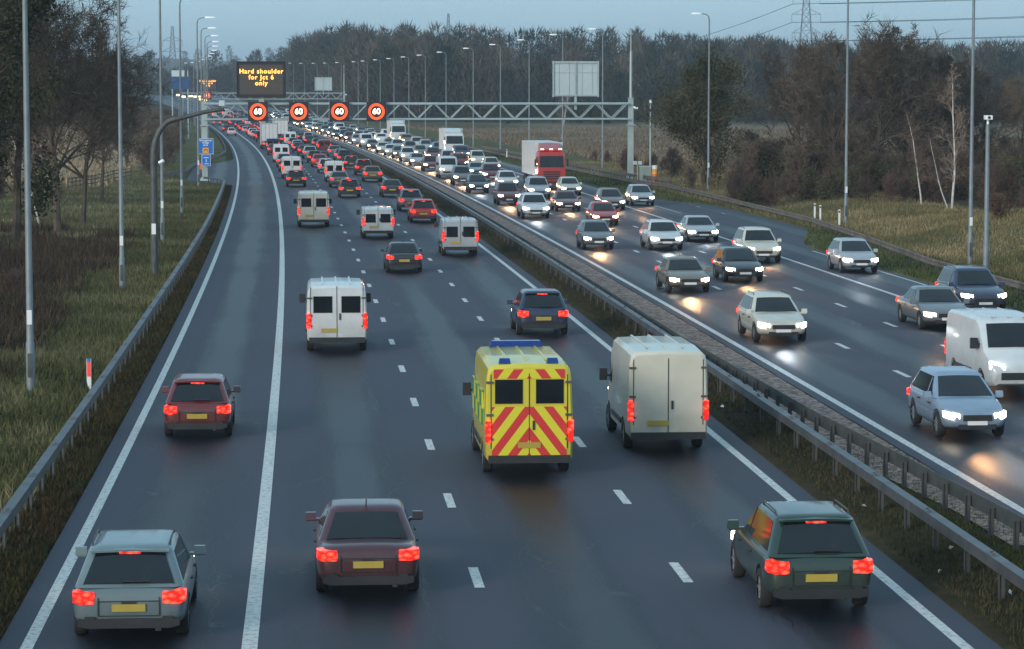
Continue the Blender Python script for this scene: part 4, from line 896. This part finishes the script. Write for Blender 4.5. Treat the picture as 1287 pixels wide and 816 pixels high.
    rb = MB().loft([mirror_sec([(0, .27), (w * .70, .27), (w * .86, .31), (w * .86, .42), (0, .43)], -h - .02 + k) for k in (0, .16)]); rb.box((0, -h - .004, zr - .235), (w * 1.05, .02, .014))
    for s in (-1, 1): rb.box((s * w * .52, -h - .008, zr - .32), (.012, .02, .30)); rb.box((s * w * .66, -h - .012, .44), (.16, .03, .045))
    rb.box((0, -h - .006, zr - .47), (w * 1.04, .02, .012)); rb.box((0, -h - .012, zr - .255), (.22, .03, .03)); rb.box((w * .5, -h + .02, .26), (.09, .12, .06));  P_.append(('bumper', rb.mesh('bumper', M['black']), (0, 0, 0)))
    gr = MB().box((0, h - .0, .56), (w * .85, .06, .14)).box((0, h - .02, .34), (w * 1.1, .06, .12)); P_.append(('grille', gr.mesh('grille', M['black']), (0, 0, 0)))
    P_.append(('rear_wiper' if boot is None else 'aerial', (MB().box((.12, ya0 - .03, za + .05), (.42, .02, .02)) if boot is None else MB().rod((0, yt0 + .2, H), (0, yt0 + .02, H + .12), .012)).mesh('wiper', M['black']), (0, 0, 0)))
    if roof_rails:
        for s in (-1, 1): P_.append(('roof_rail', MB().path([(s * xt * .93, yt0 + .25, H - .05), (s * xt * .93, yt0 + .35, H + .03), (s * xt * .93, yt1 - .35, H + .03), (s * xt * .93, yt1 - .25, H - .05)], .016, 5).mesh('roof_rail', M['steel_dark']), (0, 0, 0)))
    ty, rm = wheel_parts(r, .2)
    wh = [(sx * (w - .115), sy * wy, r) for sx in (-1, 1) for sy in (-1, 1)]
    KINDS[key] = dict(parts=P_, wheels=wh, ty=ty, rm=rm, L=L, hz=zs - .33)
car_kind('hatchback', 4.15, 1.78, 1.49, .94, .14, .62, 1.12, 1.98)
car_kind('saloon', 4.65, 1.82, 1.44, .92, .80, 1.42, 1.42, 2.18, boot=.97)
car_kind('estate', 4.6, 1.82, 1.50, .94, .10, .60, 1.38, 2.15, roof_rails=True)
car_kind('suv', 4.5, 1.88, 1.70, 1.06, .12, .48, 1.25, 1.98, roof_rails=True, sill=.3)
def van_kind(key, L, W, H, paint='paint', amb=False, wins=True):
    h = L / 2; w = W / 2; P_ = []; z0 = (0, 0, 0)
    st = [(-h, w * .94, .36, H - .12), (-h + .06, w * .985, .32, H - .04), (-h + 1.2, w, .30, H), (h - 1.75, w * .99, .30, H - .01), (h - 1.42, w * .97, .30, H - .14), (h - .78, w * .95, .30, 1.28), (h - .34, w * .91, .32, 1.10), (h - .08, w * .84, .36, .90), (h, w * .74, .42, .74)]
    secs = []
    for y, ww, zb, zt in st:
        hh = zt - zb; k = min(1, hh / 1.9); secs.append(mirror_sec([(0, zb), (ww * .88, zb), (ww * .985, zb + .12), (ww, zb + .45 * hh), (ww * (1 - .03 * k), zt - .28 * k - .03), (ww * (1 - .07 * k), zt - .10 * k), (ww * (1 - .17 * k), zt - .01), (0, zt + .02)], y))
    body = MB().loft(secs).mesh('body', M['paint'], True); r = .35; wy = h - 1.0
    cuts = [MB().rod((sx * (w - .28), yy, r), (sx * (w + .1), yy, r), r + .07, 20).mesh('c', M['black']) for sx in (-1, 1) for yy in (-wy + .1, wy)]
    P_.append(('body', bool_cut(body, cuts), z0))
    y5, z5, y6, z6 = h - 1.42, H - .14, h - .78, 1.28
    def wsp(t, x): return (x, y5 + (y6 - y5) * t, z5 + (z6 - z5) * t + .02)
    P_.append(('windscreen', bowed([wsp(.92, w * .78), wsp(.92, -w * .78), wsp(.08, -w * .72), wsp(.08, w * .72)], .012).mesh('windscreen', M['glass']), z0))
    for s in (-1, 1):
        q = [(s * w * .985, h - 2.0, 1.32), (s * w * .965, h - 1.12, 1.32), (s * w * .935, h - 1.45, H - .55), (s * w * .955, h - 2.0, H - .52)]
        if s < 0: q = [q[1], q[0], q[3], q[2]]
        P_.append(('side_window', panel(q, .012).mesh('side_window', M['glass']), z0))
        P_.append(('mirror', MB().box((s * (w + .12), h - 1.15, 1.45), (.2, .12, .3)).box((s * (w - .0), h - 1.15, 1.42), (.2, .06, .05)).mesh('mirror', M['black']), z0))
        P_.append(('taillight', MB().box((s * w * .93, -h - .01, 1.02), (.13, .10, .46)).mesh('taillight', M['tail']), z0))
        P_.append(('headlight', MB().loft([[Vector((s * x, y, z)) for x, y, z in q] for q in ([(w * .5, h - .02, .80), (w * .5, h - .06, .93), (w * .5, h - .3, .93), (w * .5, h - .3, .80)], [(w * .88, h - .16, .82), (w * .88, h - .2, 1.02), (w * .88, h - .5, 1.02), (w * .88, h - .5, .82)])]).mesh('headlight', M['head']), z0))
        if wins: P_.append(('rear_window', MB().box((s * w * .46, -h - .006, H - .62), (w * .62, .03, .52)).mesh('rear_window', M['glass']), z0))
    P_.append(('rear_door', MB().box((0, -h - .002, 1.3), (.02, .024, H - .55)).box((-w * .86, -h - .002, 1.45), (.02, .02, H - .9)).box((w * .86, -h - .002, 1.45), (.02, .02, H - .9)).box((.1, -h - .02, 1.15), (.05, .04, .2)).mesh('rear_door', M['black']), z0))
    hg = MB()
    for s in (-1, 1):
        for z in (.85, H * .55, H - .42): hg.box((s * w * .89, -h - .02, z), (.16, .035, .05))
        hg.box((s * w * .96, -.6, H * .56), (.10, L * .6, .012)) if False else None
    P_.append(('hinges', hg.mesh('hinges', M['steel_dark']), z0))
    P_.append(('roof_ribs', MB().box((-.45, -.5, H + .008), (.05, L * .6, .03)).box((0, -.5, H + .012), (.05, L * .6, .03)).box((.45, -.5, H + .008), (.05, L * .6, .03)).mesh('roof_ribs', M['paint']), z0))
    for s in (-1, 1): P_.append(('side_trim', MB().box((s * (w + .002), -.3, .62), (.03, L * .36, .12)).mesh('side_trim', M['black']), z0))
    P_.append(('bumper', MB().box((0, -h - .03, .42), (W * .92, .16, .16)).mesh('bumper', M['black']), z0))
    P_.append(('number_plate', MB().box((-.25 if not amb else 0, -h - .02, .72), (.52, .03, .12)).mesh('number_plate', M['plate_y']), z0))
    P_.append(('grille', MB().box((0, h + .0, .62), (W * .6, .05, .2)).mesh('grille', M['black']), z0))
    if amb:
        P_.append(('chevron_panel', MB().box((0, -h - .001, .5 + (H - 1.45) / 2), (W * .84, .022, H - 1.45)).box((0, -h - .001, H - .24), (W * .8, .022, .2)).mesh('chevron_panel', M['chevron']), z0))
        for s in (-1, 1): P_.append(('side_panel', MB().box((s * (w + .001), -.5, 1.45), (.03, L * .58, .74)).mesh('side_panel', M['blocks']), z0))
        for x in (-.55, .55): P_.append(('beacon', MB().box((x, -h + .22, H + .03), (.28, .16, .11), taper=(.8, .8)).mesh('beacon', M['beacon']), z0))
        P_.append(('light_bar', MB().box((0, h - 1.9, H + .07), (1.3, .3, .13), taper=(.9, .7)).mesh('light_bar', M['beacon']), z0))
    ty, rm = wheel_parts(r, .22)
    KINDS[key] = dict(parts=P_, wheels=[(sx * (w - .125), yy, r) for sx in (-1, 1) for yy in (-wy + .1, wy)], ty=ty, rm=rm, L=L, hz=.9)
van_kind('van', 5.2, 1.98, 2.15); van_kind('small_van', 4.5, 1.84, 1.86); van_kind('panel_van', 5.4, 2.02, 2.45, wins=False); van_kind('rescue_van', 5.6, 2.04, 2.5, amb=True, wins=True)
def lorry_kind(key, boxL, boxH, rear=True):
    P_ = []; z0 = (0, 0, 0); L = boxL + 2.3; h = L / 2; W = 2.5; w = 1.25
    yb0, yb1 = -h, -h + boxL
    P_.append(('cargo_box', MB().box((0, (yb0 + yb1) / 2, 1.15 + boxH / 2), (W, boxL, boxH)).mesh('cargo_box', M['trailer']), z0))
    fr = MB(); 
    for x in (-w + .03, w - .03): fr.box((x, yb0 - .012, 1.15 + boxH / 2), (.09, .03, boxH))
    fr.box((0, yb0 - .012, 1.2), (W - .13, .028, .1)); fr.box((0, yb0 - .012, 1.1 + boxH), (W - .13, .028, .1)); fr.box((0, yb0 - .012, 1.15 + boxH / 2), (.05, .026, boxH - .22))
    for x in (-.55, .55): fr.box((x, yb0 - .02, 1.15 + boxH / 2), (.03, .03, boxH - .3))
    P_.append(('door_frame', fr.mesh('door_frame', M['steel']), z0))
    P_.append(('chassis', MB().box((0, (yb0 + yb1) / 2, 1.0), (1.1, boxL - .2, .28)).box((0, yb0 + .1, .62), (W * .92, .14, .16)).box((0, yb0 + .15, .8), (.9, .1, .3)).mesh('chassis', M['black']), z0))
    cab = [mirror_sec([(0, .4), (w * .92, .4), (w * .97, .55), (w * .97, 1.9), (w * .95, top - .25), (w * .85, top), (0, top + .03)], y) for y, top in ((yb1 + .12, 3.35), (h - .35, 3.3), (h - .12, 3.05), (h - .03, 1.9), (h, 1.2))]
    P_.append(('cab', MB().loft(cab).mesh('cab', M['paint'], True), z0))
    P_.append(('wind_deflector', MB().loft([mirror_sec([(0, 3.36), (w * .8, 3.36), (w * .75, t), (0, t + .05)], y) for y, t in ((yb1 + .15, 1.15 + boxH - .05), (yb1 + .8, 1.15 + boxH - .25), (h - .5, 3.5))]).mesh('wind_deflector', M['paint'], True), z0))
    P_.append(('windscreen', panel([(w * .86, h - .03, 1.95), (-w * .86, h - .03, 1.95), (-w * .82, h - .13, 2.95), (w * .82, h - .13, 2.95)], .02).mesh('windscreen', M['glass']), z0))
    gr = MB()
    for z in (.95, 1.15, 1.35, 1.55): gr.box((0, h + .01, z), (1.5, .06, .11))
    gr.box((0, h + .0, .62), (W * .9, .1, .22)); P_.append(('grille', gr.mesh('grille', M['black']), z0))
    for s in (-1, 1):
        P_.append(('headlight', MB().box((s * .95, h + .03, .82), (.36, .1, .2)).mesh('headlight', M['head']), z0))
        P_.append(('taillight', MB().box((s * 1.0, yb0 + .03, .84), (.42, .1, .18)).mesh('taillight', M['tail']), z0))
        P_.append(('mirror', MB().box((s * (w + .18), h - .2, 2.35), (.16, .12, .65)).box((s * (w + .05), h - .2, 2.6), (.2, .04, .04)).mesh('mirror', M['black']), z0))
        q = [(s * w * .975, yb1 + .5, 2.0), (s * w * .975, h - .35, 2.0), (s * w * .955, h - .4, 2.85), (s * w * .955, yb1 + .6, 2.85)]
        if s < 0: q = [q[1], q[0], q[3], q[2]]
        P_.append(('side_window', panel(q, .015).mesh('side_window', M['glass']), z0))
    for x in (-.8, 0, .8): P_.append(('marker_light', MB().box((x, h - .42, 3.55), (.3, .08, .09)).mesh('marker_light', M['whiteled']), z0))
    P_.append(('number_plate', MB().box((0, yb0 + .02, .66), (.5, .04, .14)).mesh('number_plate', M['plate_y']), z0))
    ty, rm = wheel_parts(.5, .34); wys = [yb0 + 1.2, yb0 + 2.5, h - .9] if boxL > 6 else [yb0 + 1.5, h - .9]
    KINDS[key] = dict(parts=P_, wheels=[(s * 1.02, y, .5) for s in (-1, 1) for y in wys], ty=ty, rm=rm, L=L, hz=.82)
lorry_kind('lorry', 7.0, 2.7); lorry_kind('artic_lorry', 11.5, 2.95)
COL = {'white': (.62, .63, .62), 'silver': (.38, .40, .42), 'grey': (.13, .14, .15), 'black': (.012, .012, .014), 'dark blue': (.012, .022, .06), 'dark red': (.13, .008, .010), 'red': (.42, .02, .02), 'cream': (.60, .56, .46), 'dark green': (.012, .035, .025), 'pale blue': (.22, .30, .40), 'teal grey': (.13, .18, .19), 'maroon': (.06, .008, .016), 'bronze': (.16, .12, .08), 'yellow': (.62, .52, .04), 'orange': (.6, .2, .03)}
CAT = {'hatchback': 'car', 'saloon': 'car', 'estate': 'car', 'suv': 'car', 'van': 'van', 'small_van': 'van', 'panel_van': 'van', 'rescue_van': 'emergency van', 'lorry': 'lorry', 'artic_lorry': 'lorry'}
SMALL = {'hinges', 'roof_ribs', 'side_trim', 'brake_light', 'mirror', 'door_handle', 'number_plate', 'front_plate', 'rear_wiper', 'aerial', 'roof_rail', 'bumper', 'grille', 'rear_door', 'marker_light', 'side_panel'}
def vehicle(kind, off, Y, dirn, colour, label, group, warm=True):
    if len(label.replace('-', ' ').split()) > 16: print('LONG', label)
    K = KINDS[kind]; p = P(off, Y, .004); h = head(Y)
    if dirn < 0: h += math.pi
    f = Vector((-math.sin(h), math.cos(h), 0)); vr = random.Random(label)
    o = empty(kind if kind not in ('hatchback', 'saloon', 'estate', 'suv') else kind + '_car', p + f * K['L'] / 2 * 1.0, h)     # Y gives the end facing the camera
    tag(o, label, CAT[kind], group); o.scale = (vr.uniform(.96, 1.04), vr.uniform(.95, 1.06), vr.uniform(.96, 1.06)) if 'lorry' not in kind else (1, 1, 1)
    far = Y > 300; cd = COL[colour] + (1,)
    for nme, me, loc in K['parts']:
        if far and nme in SMALL: continue
        if dirn > 0 and Y > 200 and nme in ('headlight', 'windscreen', 'front_plate', 'grille'): continue
        if dirn < 0 and Y > 200 and nme in ('taillight', 'rear_window', 'number_plate', 'bumper'): continue
        q = link(nme, me, o); q.color = cd
        if nme == 'headlight' and not warm:
            q.material_slots[0].link = 'OBJECT'; q.material_slots[0].material = M['head_w']
    for (x, y, z) in K['wheels']:
        wme = MB(); wo_ = empty('wheel', (x, y, z)); wo_.parent = o
        link('tyre', K['ty'], wo_)
        if not far: link('rim', K['rm'], wo_)
    if dirn < 0 and Y < 620:
        L_ = bpy.data.lights.new('headlamp_beam', 'SPOT'); L_.energy = BEAM * (1 if warm else .4); L_.color = (1, .52, .24) if warm else (.85, .92, 1.0); L_.spot_size = R(20); L_.spot_blend = 1.0; L_.shadow_soft_size = .35
        lo = bpy.data.objects.new('headlamp_beam', L_); C.objects.link(lo); lo.parent = o; lo.location = (0, K['L'] / 2 + .12, K['hz'] + .05); lo.rotation_euler = (R(90 - 4.2), 0, 0); lo.scale = (2.6, 1, 1)
    return o
BEAM = 430
LANE = {'h': (-1.85, 'hard shoulder lane'), '1': (1.98, 'inside lane'), '2': (5.80, 'middle lane'), '3': (9.45, 'outside lane')}
RL_ = {'3': (17.5, 'outside lane'), '2': (21.0, 'middle lane'), '1': (24.4, 'inside lane'), 'h': (27.5, 'outermost lane by the right verge')}
LG = 'vehicles driving away on the left carriageway'; RG = 'oncoming vehicles on the right carriageway'
nearL = [('estate', 'h', 41.2, 'teal grey', 'teal grey estate car cut by the bottom edge in the hard shoulder lane'),
 ('hatchback', 'h', 66, 'dark red', 'dark red hatchback alone in the hard shoulder lane beside the left barrier'),
 ('saloon', '1', 45, 'maroon', 'dark maroon saloon nearest the camera in the inside lane'),
 ('van', '1', 88, 'white', 'large white van in the inside lane behind nothing but empty road'),
 ('rescue_van', '2', 59.5, 'yellow', 'yellow emergency van with red and yellow chevrons on its rear doors'),
 ('panel_van', '3', 63.5, 'cream', 'cream panel van by the central reservation right of the emergency van'),
 ('estate', '3', 43.5, 'dark green', 'dark green estate car nearest the camera beside the central reservation'),
 ('hatchback', '3', 94, 'dark blue', 'dark blue hatchback in the outside lane beyond the cream van'),
 ('saloon', '2', 127, 'black', 'black saloon in the middle lane beyond the emergency van'),
 ('small_van', '3', 140, 'silver', 'silver van on the outside lane beside the central reservation, ahead of the dark blue hatchback'),
 ('small_van', '2', 157, 'white', 'small white van in the middle lane just ahead of the black saloon'),
 ('van', '1', 170, 'cream', 'cream van in the inside lane, ahead of the large white one'),
 ('estate', '3', 176, 'red', 'bright red estate car in the outside lane'),
 ('hatchback', '3', 193, 'grey', 'grey hatchback just ahead of the bright red estate'),
 ('saloon', '3', 219, 'black', 'black saloon in the outside lane between the grey hatchback and the gantry'),
 ('hatchback', '2', 218, 'black', 'black hatchback in the middle lane following a white van'),
 ('saloon', '2', 241, 'grey', 'grey saloon squeezed behind a white van in the middle lane'),
 ('hatchback', '1', 243, 'black', 'black hatchback in the inside lane tucked behind a white van'),
 ('van', '1', 266, 'white', 'white van in the inside lane just ahead of the black hatchback'),
 ('small_van', '2', 256, 'white', 'white van in the middle lane just beyond the grey saloon'),
 ('saloon', '3', 256, 'bronze', 'bronze saloon in the outside lane under the gantry'),
 ('small_van', '1', 340, 'cream', 'small cream van in the inside lane well beyond the gantry'),
 ('lorry', '1', 402, 'white', 'white box lorry with slatted rear doors in the inside lane'),
 ('lorry', '2', 470, 'white', 'pale box lorry in the middle lane, right of the white one and farther')]
used = {'1': [], '2': [], '3': [], 'h': []}
for kd, ln, Y, c, lb in nearL: vehicle(kd, LANE[ln][0] + random.uniform(-.12, .12), Y, 1, c, lb, LG); used[ln].append(Y)
OR2 = ordn[:19] + ['twentieth'] + [t + '-' + o for t in ('twenty', 'thirty', 'forty') for o in ordn[:9]]
def fill(lanes, side, ys0, ye, gap, used, grp, colours, fmt):
    for ln in lanes:
        Y = ys0[ln]; n_ = 0
        while Y < ye:
            if all(abs(Y - u) > 13 for u in used[ln]):
                kd = random.choices(['hatchback', 'saloon', 'estate', 'suv', 'small_van', 'van', 'lorry' if ln == '1' else 'suv'], [5, 4, 2, 4, 1.5, 1, .5])[0]
                c = random.choice(colours)
                if kd in ('van', 'lorry'): c = 'white'
                lane = lanes[ln]
                vehicle(kd, lane[0] + random.uniform(-.3, .3), Y, side, c, fmt.format(c=c, k={'suv': 'off-roader', 'small_van': 'small van'}.get(kd, kd), o=OR2[n_], l=lane[1]), grp, random.random() > .12); used[ln].append(Y); n_ += 1
            Y += random.uniform(*gap)
fill({k: LANE[k] for k in '123'}, 1, {'1': 288, '2': 284, '3': 276}, 800, (15, 24), used, LG, ['black', 'grey', 'red', 'dark blue', 'black', 'silver', 'dark red', 'white', 'grey'], '{c} {k}, {o} vehicle beyond the gantry in the {l}')
for Y, c in ((520, 'white'), (560, 'dark red'), (640, 'grey')): vehicle('hatchback', LANE['h'][0], Y, 1, c, 'distant {} hatchback in the hard shoulder lane where the road bends away'.format(c), LG)
nearR = [('hatchback', '3', 70, 'pale blue', 'pale blue oncoming hatchback nearest the camera by the central reservation', 1),
 ('estate', '3', 96, 'cream', 'cream oncoming estate car with white headlights behind the pale blue hatchback', 0),
 ('van', '2', 80, 'white', 'white oncoming van half cut by the right frame edge', 0),
 ('saloon', '1', 101, 'grey', 'grey oncoming saloon near the right edge with warm headlights', 1),
 ('suv', 'h', 108, 'dark blue', 'dark blue oncoming off-roader in the outermost lane at the right frame edge', 1),
 ('hatchback', 'h', 131, 'silver', 'silver oncoming hatchback in the outermost lane below the marker posts', 0),
 ('saloon', '3', 119, 'bronze', 'bronze oncoming saloon by the central reservation, warm headlights', 1),
 ('hatchback', '2', 125, 'black', 'black oncoming hatchback beside the bronze saloon', 1),
 ('suv', '1', 139, 'cream', 'cream oncoming off-roader in front of a silver saloon', 1),
 ('saloon', '1', 158, 'silver', 'silver oncoming saloon behind the cream off-roader', 0),
 ('estate', '2', 150, 'white', 'white oncoming estate car with white headlights in the middle lane', 0),
 ('hatchback', '3', 150, 'grey', 'grey oncoming hatchback by the central reservation, between the bronze and the white cars', 1),
 ('suv', '3', 186, 'white', 'white oncoming off-roader with brilliant white headlights', 0),
 ('hatchback', '2', 176, 'red', 'red oncoming hatchback in the middle lane behind the white estate', 1),
 ('saloon', '2', 197, 'dark red', 'dark red oncoming saloon two behind the white estate', 1),
 ('estate', '1', 199, 'bronze', 'bronze oncoming estate car in front of the red lorry', 1),
 ('hatchback', 'h', 206, 'silver', 'silver oncoming hatchback entering the outermost lane by the bay', 1),
 ('hatchback', '1', 226, 'cream', 'cream oncoming hatchback closest in front of the red lorry', 1),
 ('artic_lorry', '1', 250, 'red', 'tall red-cabbed oncoming lorry with pale trailer left of the gantry post', 1),
 ('lorry', '1', 352, 'white', 'white oncoming box lorry farther back under the gantry', 1)]
usedR = {'1': [250 + 8, 258 + 8, 352 + 5], '2': [], '3': [], 'h': []}
for kd, ln, Y, c, lb, wm in nearR: vehicle(kd, RL_[ln][0] + random.uniform(-.15, .15), Y, -1, c, lb, RG, bool(wm)); usedR[ln].append(Y)
fill({k: RL_[k] for k in '123'}, -1, {'1': 275, '2': 219, '3': 208}, 800, (14, 24), usedR, RG, ['black', 'grey', 'silver', 'dark blue', 'white', 'bronze', 'cream', 'dark red'], 'oncoming {c} {k}, {o} in the far queue in the {l}')
